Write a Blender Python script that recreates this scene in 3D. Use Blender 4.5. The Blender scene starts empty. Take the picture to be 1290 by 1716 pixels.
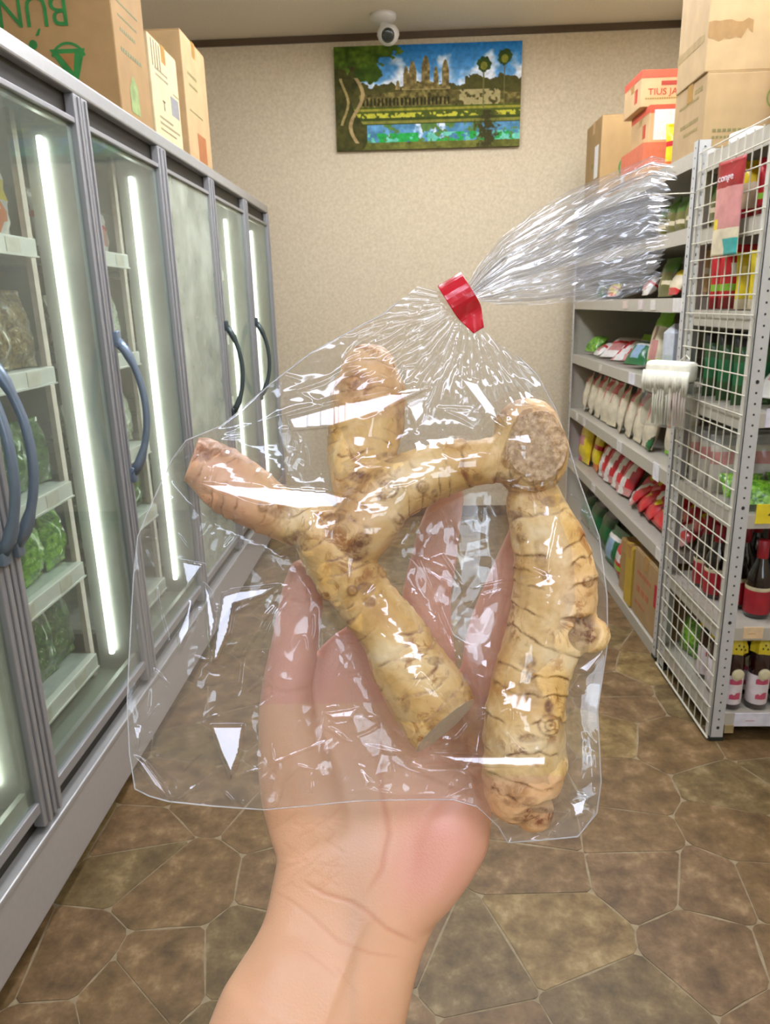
import bpy, bmesh, math, random
import numpy as np
from mathutils import Vector, Matrix, noise as mnoise

random.seed(7)
rng = np.random.default_rng(11)
SC = bpy.context.scene
COL = SC.collection

# ------------------------------------------------------------------ camera
FPX, PCX, PCY, CAMH = 1218.0, 645.0, 858.0, 1.45
def _unit(v): return v / np.linalg.norm(v)
def _dir(px, py): return _unit(np.array([px - PCX, -(py - PCY), -FPX]))
_fw = _dir(690, 508)                       # direction in which the aisle runs
_up = -_dir(757, 5100); _up = _unit(_up - _fw * np.dot(_up, _fw))
_rt = np.cross(_fw, _up)
CM = np.array([_rt, _fw, _up])             # camera axes -> world axes
cam_data = bpy.data.cameras.new('camera')
cam_data.sensor_fit = 'HORIZONTAL'; cam_data.sensor_width = 36.0
cam_data.lens = FPX / 1290.0 * 36.0
cam_data.clip_start = 0.02; cam_data.clip_end = 60
cam = bpy.data.objects.new('camera', cam_data); COL.objects.link(cam)
_m = Matrix([[*CM[0], 0], [*CM[1], 0], [*CM[2], CAMH], [0, 0, 0, 1]])
cam.matrix_world = _m
SC.camera = cam
cam_data.dof.use_dof = True
cam_data.dof.focus_distance = 0.34
cam_data.dof.aperture_fstop = 55.0

# ------------------------------------------------------------------ world, light, exposure
SC.view_settings.view_transform = 'Standard'
SC.view_settings.look = 'None'
SC.view_settings.gamma = 1.0
SC.view_settings.exposure = 0.12
SC.view_settings.use_curve_mapping = False
w = bpy.data.worlds.new('daylight_outside'); SC.world = w; w.use_nodes = True
bg = w.node_tree.nodes['Background']
bg.inputs[0].default_value = (0.72, 0.84, 1.0, 1); bg.inputs[1].default_value = 2.0
SC.cycles.max_bounces = 10
SC.cycles.transparent_max_bounces = 48
SC.cycles.diffuse_bounces = 4
SC.cycles.glossy_bounces = 4
SC.cycles.caustics_reflective = False
SC.cycles.caustics_refractive = False
SC.cycles.sample_clamp_indirect = 4.0
SC.cycles.use_denoising = True
TUBE_STRENGTH = 26.0        # ceiling light panels
BEHIND_STRENGTH = 10.5      # the row of panels behind the camera
LED_STRENGTH = 7.0          # freezer strips
WINDOW_POWER = 14.0         # daylight coming in at the shop front behind the camera

def area_light(name, loc, rot, sx, sy, power, col):
    l = bpy.data.lights.new(name, 'AREA'); l.shape = 'RECTANGLE'; l.size = sx; l.size_y = sy
    l.energy = power; l.color = col
    o = bpy.data.objects.new(name, l); COL.objects.link(o); o.location = loc; o.rotation_euler = rot
    return o
area_light('shop_front_daylight', (0.95, -2.75, 1.9), (math.radians(90), 0, 0), .9, 1.5, WINDOW_POWER, (0.78, 0.88, 1.0))

# ------------------------------------------------------------------ materials
def lin(c):
    if isinstance(c, str):
        c = c.lstrip('#'); c = [int(c[i:i+2], 16) / 255 for i in (0, 2, 4)]
    return tuple((v / 12.92 if v <= 0.04045 else ((v + 0.055) / 1.055) ** 2.4) for v in c[:3])
class NT:
    def __init__(s, name):
        s.m = bpy.data.materials.new(name); s.m.use_nodes = True
        s.t = s.m.node_tree; s.t.nodes.clear()
        s.out = s.n('ShaderNodeOutputMaterial')
    def n(s, typ, **kw):
        nd = s.t.nodes.new(typ)
        for k, v in kw.items():
            if k.startswith('i_'):
                nd.inputs[k[2:].replace('_', ' ')].default_value = v
            else: setattr(nd, k, v)
        return nd
    def l(s, a, ao, b, bi): s.t.links.new(a.outputs[ao], b.inputs[bi])
_mc = {}
def mat(name, col, rough=0.6, metal=0.0, var=0.12, scale=30.0, bump=0.0, bscale=200.0, spec=0.5, coat=0.0, emit=None, estr=0.0, alpha=None):
    """simple procedural material: base colour broken up by a noise, optional fine bump"""
    if name in _mc: return _mc[name]
    t = NT(name); b = t.n('ShaderNodeBsdfPrincipled')
    c = lin(col)
    tc = t.n('ShaderNodeTexCoord')
    nz = t.n('ShaderNodeTexNoise'); nz.inputs['Scale'].default_value = scale; nz.inputs['Detail'].default_value = 4
    t.l(tc, 'Object', nz, 'Vector')
    r = t.n('ShaderNodeValToRGB')
    r.color_ramp.elements[0].position = 0.3; r.color_ramp.elements[1].position = 0.7
    r.color_ramp.elements[0].color = (*[max(0, v * (1 - var)) for v in c], 1)
    r.color_ramp.elements[1].color = (*[min(1, v * (1 + var)) for v in c], 1)
    t.l(nz, 'Fac', r, 'Fac'); t.l(r, 'Color', b, 'Base Color')
    b.inputs['Roughness'].default_value = rough; b.inputs['Metallic'].default_value = metal
    b.inputs['Specular IOR Level'].default_value = spec
    b.inputs['Coat Weight'].default_value = coat; b.inputs['Coat Roughness'].default_value = 0.1
    if bump:
        n2 = t.n('ShaderNodeTexNoise'); n2.inputs['Scale'].default_value = bscale; n2.inputs['Detail'].default_value = 3
        t.l(tc, 'Object', n2, 'Vector')
        bp = t.n('ShaderNodeBump'); bp.inputs['Strength'].default_value = bump; bp.inputs['Distance'].default_value = 0.002
        t.l(n2, 'Fac', bp, 'Height'); t.l(bp, 'Normal', b, 'Normal')
    if emit is not None:
        b.inputs['Emission Color'].default_value = (*lin(emit), 1); b.inputs['Emission Strength'].default_value = estr
    if alpha is not None:
        b.inputs['Alpha'].default_value = alpha
    t.l(b, 'BSDF', t.out, 'Surface')
    _mc[name] = t.m
    return t.m

def glass_mat(name, tint=(0.93, 0.97, 0.95), haze=0.05, hazecol=(0.7, 0.75, 0.7), rough=0.02, gl=1.0, nscale=3.0, hmax=None):
    t = NT(name)
    tr = t.n('ShaderNodeBsdfTransparent'); tr.inputs[0].default_value = (*tint, 1)
    g = t.n('ShaderNodeBsdfGlossy'); g.inputs['Roughness'].default_value = rough
    fr = t.n('ShaderNodeLayerWeight'); fr.inputs['Blend'].default_value = .5
    pw = t.n('ShaderNodeMath', operation='POWER'); pw.inputs[1].default_value = 4.0
    ml = t.n('ShaderNodeMath', operation='MULTIPLY_ADD'); ml.inputs[1].default_value = .5 * gl; ml.inputs[2].default_value = .04 * gl
    t.l(fr, 'Facing', pw, 0); t.l(pw, 0, ml, 0)
    mx = t.n('ShaderNodeMixShader'); t.l(ml, 0, mx, 0); t.l(tr, 0, mx, 1); t.l(g, 0, mx, 2)
    df = t.n('ShaderNodeBsdfDiffuse'); df.inputs[0].default_value = (*hazecol, 1)
    mx2 = t.n('ShaderNodeMixShader')
    tc = t.n('ShaderNodeTexCoord'); nz = t.n('ShaderNodeTexNoise'); nz.inputs['Scale'].default_value = nscale; nz.inputs['Detail'].default_value = 5
    t.l(tc, 'Object', nz, 'Vector')
    mr = t.n('ShaderNodeMapRange'); mr.inputs['From Min'].default_value = .3; mr.inputs['From Max'].default_value = .7
    mr.inputs['To Min'].default_value = haze * 0.5; mr.inputs['To Max'].default_value = hmax if hmax is not None else haze * 1.5
    t.l(nz, 'Fac', mr, 'Value'); t.l(mr, 0, mx2, 0); t.l(mx, 0, mx2, 1); t.l(df, 0, mx2, 2)
    t.l(mx2, 0, t.out, 'Surface')
    return t.m

# ------------------------------------------------------------------ mesh building
class MB:
    def __init__(s): s.v = []; s.f = []; s.mi = []
    def add(s, vs, fs, mi=0, M=None):
        o = len(s.v)
        for p in vs:
            p = Vector(p)
            if M is not None: p = M @ p
            s.v.append(tuple(p))
        for f in fs:
            s.f.append([i + o for i in f]); s.mi.append(mi)
        return s
    def box(s, x0, x1, y0, y1, z0, z1, mi=0, M=None, c=0.0):
        if c <= 0:
            vs = [(x, y, z) for x in (x0, x1) for y in (y0, y1) for z in (z0, z1)]
            fs = [(0, 1, 3, 2), (4, 6, 7, 5), (0, 4, 5, 1), (2, 3, 7, 6), (0, 2, 6, 4), (1, 5, 7, 3)]
            return s.add(vs, fs, mi, M)
        bm = bmesh.new(); bmesh.ops.create_cube(bm, size=1)
        for v in bm.verts:
            v.co.x = x0 + (v.co.x + .5) * (x1 - x0); v.co.y = y0 + (v.co.y + .5) * (y1 - y0); v.co.z = z0 + (v.co.z + .5) * (z1 - z0)
        bmesh.ops.bevel(bm, geom=list(bm.edges), offset=c, segments=2, affect='EDGES', profile=.5)
        bm.verts.index_update()
        s.add([v.co[:] for v in bm.verts], [[v.index for v in f.verts] for f in bm.faces], mi, M); bm.free()
        return s
    def tube(s, pts, r, n=8, mi=0, M=None, flat=1.0, caps=True):
        pts = [Vector(p) for p in pts]; rs = r if isinstance(r, (list, tuple)) else [r] * len(pts)
        prev = None; rings = []
        for i, p in enumerate(pts):
            t = (pts[min(i + 1, len(pts) - 1)] - pts[max(i - 1, 0)]).normalized()
            if prev is None:
                a = Vector((0, 0, 1)) if abs(t.z) < .9 else Vector((1, 0, 0))
                u = t.cross(a).normalized()
            else:
                u = (prev - t * prev.dot(t)).normalized()
            prev = u; w_ = t.cross(u)
            rings.append([p + (u * math.cos(2 * math.pi * k / n) + w_ * math.sin(2 * math.pi * k / n) * flat) * rs[i] for k in range(n)])
        vs = [q for rg in rings for q in rg]
        fs = [(i * n + k, i * n + (k + 1) % n, (i + 1) * n + (k + 1) % n, (i + 1) * n + k) for i in range(len(pts) - 1) for k in range(n)]
        if caps: fs += [tuple(range(n))[::-1], tuple((len(pts) - 1) * n + k for k in range(n))]
        return s.add(vs, fs, mi, M)
    def lathe(s, prof, n=16, mi=0, M=None, mis=None):
        vs = [(r * math.cos(2 * math.pi * k / n), r * math.sin(2 * math.pi * k / n), z) for r, z in prof for k in range(n)]
        o = len(s.v); s.add(vs, [], 0, M)
        for i in range(len(prof) - 1):
            for k in range(n):
                s.f.append([o + i * n + k, o + i * n + (k + 1) % n, o + (i + 1) * n + (k + 1) % n, o + (i + 1) * n + k])
                s.mi.append(mis[i] if mis else mi)
        s.f.append([o + k for k in range(n)][::-1]); s.mi.append(mis[0] if mis else mi)
        s.f.append([o + (len(prof) - 1) * n + k for k in range(n)]); s.mi.append(mis[-1] if mis else mi)
        return s
    def prism(s, poly, z0, z1, mi=0, M=None):
        n = len(poly)
        vs = [(x, y, z0) for x, y in poly] + [(x, y, z1) for x, y in poly]
        fs = [tuple(range(n))[::-1], tuple(range(n, 2 * n))] + [(i, (i + 1) % n, n + (i + 1) % n, n + i) for i in range(n)]
        return s.add(vs, fs, mi, M)
    def build(s, name, mats, parent=None, smooth=False, loc=None, rot=None):
        me = bpy.data.meshes.new(name); me.from_pydata(s.v, [], s.f)
        if not isinstance(mats, (list, tuple)): mats = [mats]
        for m in mats: me.materials.append(m)
        if len(mats) > 1: me.polygons.foreach_set('material_index', s.mi)
        if smooth: me.polygons.foreach_set('use_smooth', [True] * len(me.polygons))
        me.update()
        o = bpy.data.objects.new(name, me); COL.objects.link(o)
        if parent is not None: o.parent = parent
        if loc is not None: o.location = loc
        if rot is not None: o.rotation_euler = rot
        return o
def tag(o, label=None, cat=None, group=None, kind=None):
    if label: o['label'] = label
    if cat: o['category'] = cat
    if group: o['group'] = group
    if kind: o['kind'] = kind
    return o
def thing(name, label, cat, loc=(0, 0, 0), rot=(0, 0, 0), group=None):
    o = bpy.data.objects.new(name, None); COL.objects.link(o)
    o.empty_display_size = .05; o.location = loc; o.rotation_euler = rot
    return tag(o, label, cat, group)
def struct(o, label=None): o['kind'] = 'structure'; return o
def copy_tree(o, parent=None):
    c = o.copy(); COL.objects.link(c); c.parent = parent
    for ch in list(o.children): copy_tree(ch, c)
    return c
def text_mesh(s, size, name, material, parent, M, extrude=0.0006, xs=1.0):
    cu = bpy.data.curves.new(name, 'FONT'); cu.body = s; cu.size = size; cu.extrude = extrude
    cu.resolution_u = 3
    o = bpy.data.objects.new(name, cu); COL.objects.link(o)
    dg = bpy.context.evaluated_depsgraph_get()
    me = bpy.data.meshes.new_from_object(o.evaluated_get(dg))
    bpy.data.objects.remove(o); bpy.data.curves.remove(cu)
    me.transform(M @ Matrix.Diagonal((xs, 1, 1, 1)))
    me.materials.clear(); me.materials.append(material)
    t = bpy.data.objects.new(name, me); COL.objects.link(t); t.parent = parent; t['kind'] = 'stuff'
    return t
RX = lambda a: Matrix.Rotation(math.radians(a), 4, 'X')
RY = lambda a: Matrix.Rotation(math.radians(a), 4, 'Y')
RZ = lambda a: Matrix.Rotation(math.radians(a), 4, 'Z')
TR = lambda x, y, z: Matrix.Translation((x, y, z))
# orientation of flat print: facing -Y (towards the camera), or facing +X / -X
FACE_NY = RX(90)
FACE_PX = RZ(90) @ RX(90)
FACE_NX = RZ(-90) @ RX(90)

# ------------------------------------------------------------------ room
BACKY, CEIL, RWX, LWX, FRONTY = 4.95, 3.0, 1.62, -1.82, -2.6
def wall_mat(name, c1, c2, scale=55):
    t = NT(name); b = t.n('ShaderNodeBsdfPrincipled')
    tc = t.n('ShaderNodeTexCoord')
    nz = t.n('ShaderNodeTexNoise'); nz.inputs['Scale'].default_value = scale; nz.inputs['Detail'].default_value = 6; nz.inputs['Roughness'].default_value = .7
    t.l(tc, 'Object', nz, 'Vector')
    r = t.n('ShaderNodeValToRGB'); r.color_ramp.elements[0].position = .35; r.color_ramp.elements[1].position = .65
    r.color_ramp.elements[0].color = (*lin(c1), 1); r.color_ramp.elements[1].color = (*lin(c2), 1)
    t.l(nz, 'Fac', r, 'Fac'); t.l(r, 'Color', b, 'Base Color')
    b.inputs['Roughness'].default_value = .85
    bp = t.n('ShaderNodeBump'); bp.inputs['Strength'].default_value = .25; bp.inputs['Distance'].default_value = .002
    t.l(nz, 'Fac', bp, 'Height'); t.l(bp, 'Normal', b, 'Normal')
    t.l(b, 'BSDF', t.out, 'Surface'); return t.m
M_wall = wall_mat('wallpaper_beige', '#bfb093', '#d2c4a6')
M_ceil = wall_mat('ceiling_panel', '#ddd3c2', '#ece3d3', 120)
M_trim = mat('dark_trim', '#4b3a22', .5)
M_base = mat('dark_baseboard', '#5a4630', .5)
struct(MB().box(LWX, RWX, BACKY, BACKY + .1, 0, CEIL).build('wall_back', M_wall))
struct(MB().box(RWX, RWX + .1, FRONTY, BACKY + .1, 0, CEIL).build('wall_right', M_wall))
struct(MB().box(LWX - .1, LWX, FRONTY, BACKY + .1, 0, CEIL).build('wall_left', M_wall))
struct(MB().box(LWX - .1, RWX + .1, FRONTY - .1, BACKY + .1, CEIL, CEIL + .1).build('ceiling', M_ceil))
f = MB()
f.box(LWX, .45, FRONTY - .1, FRONTY, 0, CEIL); f.box(1.45, RWX, FRONTY - .1, FRONTY, 0, CEIL)
f.box(.45, 1.45, FRONTY - .1, FRONTY, 0, 1.1); f.box(.45, 1.45, FRONTY - .1, FRONTY, 2.7, CEIL)
struct(f.build('wall_front', M_wall))
wf = MB(); M_alu = mat('aluminium_grey', '#a6a6a2', .4, .35, .04, 40)
for x in (.45, .93, 1.41): wf.box(x, x + .04, FRONTY - .07, FRONTY - .03, 1.1, 2.7)
for z in (1.1, 2.66): wf.box(.49, 1.41, FRONTY - .07, FRONTY - .03, z, z + .04)
wfo = struct(wf.build('window_1', M_alu))
MB().box(.49, 1.41, FRONTY - .052, FRONTY - .048, 1.14, 2.66).build('pane', glass_mat('shop_window_glass', (1, 1, 1), .0), wfo)
struct(MB().box(LWX, RWX, BACKY - .018, BACKY, CEIL - .035, CEIL).build('trim_1', M_trim))
struct(MB().box(RWX - .018, RWX, FRONTY, BACKY - .018, CEIL - .035, CEIL).build('trim_2', M_trim))
struct(MB().box(LWX, RWX, BACKY - .012, BACKY, 0, .07).build('baseboard_back', M_base))

# floor: printed flagstone vinyl, every stone a slightly proud piece
def stone_mat(name, cols, sc=13.0):
    t = NT(name); b = t.n('ShaderNodeBsdfPrincipled')
    tc = t.n('ShaderNodeTexCoord'); gi = t.n('ShaderNodeNewGeometry')
    n1 = t.n('ShaderNodeTexNoise'); n1.inputs['Scale'].default_value = sc; n1.inputs['Detail'].default_value = 9; n1.inputs['Roughness'].default_value = .68
    n1.inputs['Distortion'].default_value = .1
    t.l(tc, 'Object', n1, 'Vector')
    r = t.n('ShaderNodeValToRGB'); el = r.color_ramp.elements
    el[0].position = .32; el[0].color = (*lin(cols[0]), 1); el[1].position = .68; el[1].color = (*lin(cols[-1]), 1)
    for i, c in enumerate(cols[1:-1]):
        e = el.new(.32 + .36 * (i + 1) / (len(cols) - 1)); e.color = (*lin(c), 1)
    t.l(n1, 'Fac', r, 'Fac'); t.l(r, 'Color', b, 'Base Color')
    b.inputs['Roughness'].default_value = .5; b.inputs['Specular IOR Level'].default_value = .35
    bp = t.n('ShaderNodeBump'); bp.inputs['Strength'].default_value = .3; bp.inputs['Distance'].default_value = .002
    t.l(n1, 'Fac', bp, 'Height'); t.l(bp, 'Normal', b, 'Normal')
    t.l(b, 'BSDF', t.out, 'Surface'); return t.m
SM = [stone_mat('stone_brown', ['#4a3820', '#5f4a2b', '#705838', '#8b7250']),
      stone_mat('stone_olive', ['#45381f', '#5a492a', '#6b5938', '#867451']),
      stone_mat('stone_red_brown', ['#48361f', '#5d482c', '#70583a', '#88714f']),
      stone_mat('stone_tan', ['#503f20', '#69542f', '#7d6840', '#98835a'], 14)]
M_grout = mat('flagstone_joint', '#85765a', .75, var=.15, scale=60)
floor = struct(MB().box(LWX, RWX, FRONTY, BACKY, -.05, -.0016).build('floor', M_grout))
def clip(poly, n, d):       # keep points with n.p <= d
    out = []
    for i in range(len(poly)):
        a, b_ = poly[i], poly[(i + 1) % len(poly)]
        da, db = n[0] * a[0] + n[1] * a[1] - d, n[0] * b_[0] + n[1] * b_[1] - d
        if da <= 0: out.append(a)
        if da * db < 0:
            t_ = da / (da - db); out.append((a[0] + t_ * (b_[0] - a[0]), a[1] + t_ * (b_[1] - a[1])))
    return out
FX0, FX1, FY0, FY1 = -1.0, RWX, .55, BACKY
sp = .235; seeds = []
yy = FY0
row = 0
while yy < FY1 + sp * .5:
    xx = FX0 + (row % 2) * sp * .5
    while xx < FX1 + sp * .4:
        seeds.append((xx + random.uniform(-.38, .38) * sp, yy + random.uniform(-.38, .38) * sp)); xx += sp * random.uniform(.9, 1.35)
    yy += sp * .86; row += 1
sa = np.array(seeds)
for i, sd in enumerate(seeds):
    poly = [(FX0, FY0), (FX1, FY0), (FX1, FY1), (FX0, FY1)]
    dd = ((sa - sa[i]) ** 2).sum(1); nb = np.argsort(dd)[1:22]
    for j in nb:
        n = sa[j] - sa[i]; L = np.linalg.norm(n)
        if L < 1e-6: continue
        n = n / L; mid = (sa[j] + sa[i]) / 2
        poly = clip(poly, n, float(n @ mid) - random.uniform(.0008, .0020))
        if len(poly) < 3: break
    if len(poly) < 3: continue
    # round and roughen the outline a little
    pp = []
    for k in range(len(poly)):
        a, b_, c_ = Vector(poly[k - 1]), Vector(poly[k]), Vector(poly[(k + 1) % len(poly)])
        e = min(.012, (a - b_).length * .3, (c_ - b_).length * .3)
        if e < 1e-4: pp.append(b_); continue
        pa = b_ + (a - b_).normalized() * e; pc = b_ + (c_ - b_).normalized() * e
        pp += [pa, pc]
        mdl = (b_ + c_) * .5; L = (c_ - b_).length
        if L > .07:
            nrm = Vector((-(c_ - b_).y, (c_ - b_).x)).normalized()
            pp.append(mdl + nrm * random.uniform(-.0, .004))
    h = random.uniform(-.0006, .0)
    M_ = random.choices(SM, [4, 3, 3, .8])[0]
    MB().prism([(p.x, p.y) for p in pp], -.0018, h).build('stone', M_, floor)

# ------------------------------------------------------------------ painting on the back wall
def painting():
    NX, NZ = 340, 180
    u, v = np.meshgrid(np.linspace(0, 1, NX), np.linspace(0, 1, NZ))   # v=0 top
    def nz(s, seed, oct=3):
        out = np.zeros_like(u); r = np.random.default_rng(seed)
        for o in range(oct):
            n = max(2, int(s * 2 ** o)); g = r.random((n + 2, int(n * 1.8) + 2))
            yy_, xx_ = v * n, u * int(n * 1.8); y0 = yy_.astype(int); x0 = xx_.astype(int); fy = yy_ - y0; fx = xx_ - x0
            fy = fy * fy * (3 - 2 * fy); fx = fx * fx * (3 - 2 * fx)
            out += (g[y0, x0] * (1 - fx) * (1 - fy) + g[y0, x0 + 1] * fx * (1 - fy) + g[y0 + 1, x0] * (1 - fx) * fy + g[y0 + 1, x0 + 1] * fx * fy) / 2 ** o
        return out / (2 - 2 ** (1 - oct))
    img = np.zeros((NZ, NX, 3))
    def C(h): h = h.lstrip('#'); return np.array([int(h[i:i+2], 16) / 255 for i in (0, 2, 4)])
    def put(mask, c):
        mk = np.clip(mask, 0, 1)[..., None]; img[:] = img * (1 - mk) + (c if isinstance(c, np.ndarray) and c.ndim == 3 else C(c) if isinstance(c, str) else c) * mk
    sky = (1 - v[..., None] / .45) * C('#1f6cab') + (v[..., None] / .45) * C('#7fb0d8'); put(np.ones_like(u), np.clip(sky, 0, 1))
    cl = nz(7, 3); put(np.clip((cl - .55 + (v - .15) * .8) * 5, 0, 1) * (v < .42), '#dfe8f0')
    n5, n9, n20 = nz(6, 5), nz(14, 9), nz(34, 20, 2)
    # distant tree line and temple galleries
    tl = .37 + .03 * np.sin(u * 40) * .5 + (nz(20, 33, 2) - .5) * .08 - .05 * (u > .7)
    put((v > tl) & (v < .62), '#4d4a22')
    wall_c = (n20[..., None] * C('#8a7d45') + (1 - n20[..., None]) * C('#3c3818'))
    put((v > .42 + (np.abs(u - .5) * .12)) & (v < .6) & (u > .13), wall_c)
    put((v > .5) & (v < .57) & (np.sin(u * 300) > .2) & (u > .13) & (u < .62), '#2b2812')
    put((v > .405) & (v < .425) & (np.abs(u - .49) < .13), '#a08f5b')
    for cx_, w_, top in ((.385, .016, .2), (.42, .02, .155), (.49, .022, .11), (.545, .014, .21), (.595, .019, .15), (.34, .014, .33)):
        prof = w_ * np.clip((v - top) / .1, 0, 1) ** .45
        put((np.abs(u - cx_) < prof) & (v < .42), (n20[..., None] * C('#a5915c') + (1 - n20[..., None]) * C('#574b28')))
    put((v > .33 + np.abs(u - .49) * .8) & (v < .42) & (np.abs(u - .49) < .13), (n20[..., None] * C('#9a8850') + (1 - n20[..., None]) * C('#4f4724')))
    put((np.abs(u - .78) < .11) & (v > .44) & (v < .6) & (n20 + n9 * .5 > .72), '#9d9163'); put((v > .6 - .0) & (v < .66) & (n20 > .55), '#6a6a2c')
    # banks
    put(v > .585, '#4f5a1e'); put((v > .6) & (v < .625), '#8f8a30')
    put((v > .645) & (v < .69) & (n9 * .6 + n20 * .5 > .53), '#b4b13a'); put((v > .69), '#3d4a1c'); put((v > .72) & (v < .745), '#7d7b34')
    # pond
    pond = (v > .755) & (v < .93) & (u > .17)
    put(pond, (n9[..., None] * C('#6fa6d6') + (1 - n9[..., None]) * C('#3c6a7d')))
    for cx_, w_ in ((.46, .03), (.54, .022), (.58, .022)):
        put(pond * np.clip(1.6 - np.abs(u - cx_) / w_ - (v - .76) * 7 + (n20 - .5) * 2, 0, 1), '#dbe6f4')
    put(pond & (n5 + n20 * .3 > .70), '#55763a')
    put(pond & (v > .84) & (nz(16, 77, 2) > .45), '#2c9a45'); put(pond & (v > .84) & (nz(22, 78, 2) > .62), '#67b8a0')
    put(v > .93, (n9[..., None] * C('#8b8a3e') + (1 - n9[..., None]) * C('#3d4217')))
    put(np.clip(1.5 - np.abs(u - .825) / .04 + (n20 - .5) * 3, 0, 1) * (v > .64), '#39371a'); put((v > .93) & (u < .15), '#9cb83a')
    # palms
    for cx_, cy_ in ((.8, .2), (.91, .14)):
        put((np.abs(u - cx_) < .004) & (v > cy_) & (v < .62), '#6d6a3a')
        put((((u - cx_) / .038) ** 2 + ((v - cy_) / .075) ** 2 + (nz(40, int(cx_ * 100), 1) - .5) * .8) < 1, '#33461a')
        put((((u - cx_) / .018) ** 2 + ((v - cy_ - .02) / .04) ** 2) < 1, '#7a7a2c')
    # big tree at left
    put((u < .13 + .04 * np.sin(v * 9)) & (v > .1), (n9[..., None] * C('#5a5226') + (1 - n9[..., None]) * C('#2b3010')))
    lf = nz(16, 55); put((v < .10 + lf * .22 - (u > .2) * (u - .2) * .9) & (u < .30 + lf * .10), (lf[..., None] * C('#6a8426') + (1 - lf[..., None]) * C('#1f3309')))
    put((((u - .19) / .07) ** 2 + ((v - .26) / .09) ** 2 + (lf - .5) * 2) < 1, (lf[..., None] * C('#5d7a24') + (1 - lf[..., None]) * C('#233609')))
    put((np.abs(u - (.115 + .035 * np.sin((v - .3) * 10))) < .01) & (v > .3) & (v < .93), '#a48d5f')
    put((np.abs(u - (.05 + .02 * np.sin((v - .4) * 12))) < .007) & (v > .3) & (v < .75), '#9c8a55')
    img *= (.85 + .3 * n20[..., None]); img[:] = np.clip(img, 0, 1)
    W, H = 1.12, .565
    t = thing('painting', 'wide unframed painting of a towered temple beyond a pond, on the back wall', 'painting', (.113, BACKY - .028, 2.645))
    t.rotation_euler = (0, math.radians(.35), 0)
    MB().box(-W / 2, W / 2, 0, .026, -H / 2, H / 2).build('canvas_edge', mat('canvas_edge', '#6a6a48', .8), t)
    vs = np.stack([(u - .5) * W, np.full_like(u, -.001), (.5 - v) * H], -1).reshape(-1, 3)
    idx = np.arange(NX * NZ).reshape(NZ, NX)
    fs = np.stack([idx[:-1, :-1], idx[1:, :-1], idx[1:, 1:], idx[:-1, 1:]], -1).reshape(-1, 4)
    me = bpy.data.meshes.new('picture'); me.from_pydata(vs.tolist(), [], fs.tolist())
    a = me.color_attributes.new('paint', 'FLOAT_COLOR', 'POINT')
    L = np.where(img <= .04045, img / 12.92, ((img + .055) / 1.055) ** 2.4)
    a.data.foreach_set('color', np.concatenate([L, np.ones((NZ, NX, 1))], -1).reshape(-1).astype(np.float32))
    tt = NT('oil_paint'); b = tt.n('ShaderNodeBsdfPrincipled'); at = tt.n('ShaderNodeVertexColor'); at.layer_name = 'paint'
    tt.l(at, 'Color', b, 'Base Color'); b.inputs['Roughness'].default_value = .7; b.inputs['Specular IOR Level'].default_value = .15; tt.l(b, 'BSDF', tt.out, 'Surface')
    me.materials.append(tt.m)
    o = bpy.data.objects.new('picture', me); COL.objects.link(o); o.parent = t
painting()

# ------------------------------------------------------------------ ceiling things
M_white = mat('white_plastic', '#dcdad4', .4, var=.03)
M_tube2 = mat('panel_light_cool', '#ffffff', .5, emit='#dde6ff', estr=BEHIND_STRENGTH)
M_tube = mat('tube_light', '#ffffff', .5, emit='#f0f3ff', estr=TUBE_STRENGTH)
spots = [(-.2, 2.0, 0, .15), (.95, 2.0, 0, .15), (-.2, 3.5, 0, .15), (.95, 3.5, 0, .15), (-1.1, -1.0, 90, .30), (-.1, -1.0, 90, .30), (.9, -1.0, 90, .30)]
names = ['over the aisle, beside the freezers', 'over the near rack', 'at the far end beside the freezers', 'at the far end over the long rack', 'behind the camera, left of three in line', 'behind the camera, middle of three in line', 'behind the camera, right of three in line']
for (x, y, rz, hw), nm in zip(spots, names):
    t = thing('ceiling_light', 'long flat wraparound ceiling light ' + nm, 'ceiling light', (x, y, CEIL), (0, 0, math.radians(rz)))
    L_ = .59 if rz == 0 else .48
    MB().box(-hw + .01, hw - .01, -L_, L_, -.03, 0).build('housing', M_white, t)
    MB().box(-hw, hw, -L_ + .01, L_ - .01, -.075, -.031, c=.01).build('diffuser', M_tube if rz == 0 else M_tube2, t)
    e = MB(); e.box(-hw - .003, hw + .003, -L_ - .01, -L_ + .01, -.08, 0); e.build('end_cap', M_white, t)
    e = MB(); e.box(-hw - .003, hw + .003, L_ - .01, L_ + .01, -.08, 0); e.build('end_cap', M_white, t)
t = thing('security_camera', 'small white security camera on the ceiling above the painting', 'security camera', (-.14, 4.66, CEIL))
MB().lathe([(.075, 0), (.075, -.02), (.055, -.034), (.03, -.045)][::1], 24).build('base', M_white, t, True)
MB().tube([(0, 0, -.03), (.01, -.01, -.075)], .022, 12).build('neck', M_white, t, True)
MB().lathe([(.001, -.12), (.03, -.115), (.052, -.095), (.062, -.07), (.06, -.05), (.045, -.03), (.02, -.02), (.001, -.018)], 20, M=TR(.03, -.03, -.04)).build('housing', M_white, t, True)
MB().lathe([(.036, 0), (.036, .014), (.02, .02), (.002, .021)], 20, M=TR(.03, -.082, -.125) @ RX(115)).build('lens', mat('dark_lens', '#2a2e2a', .15, coat=.6), t, True)
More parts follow.
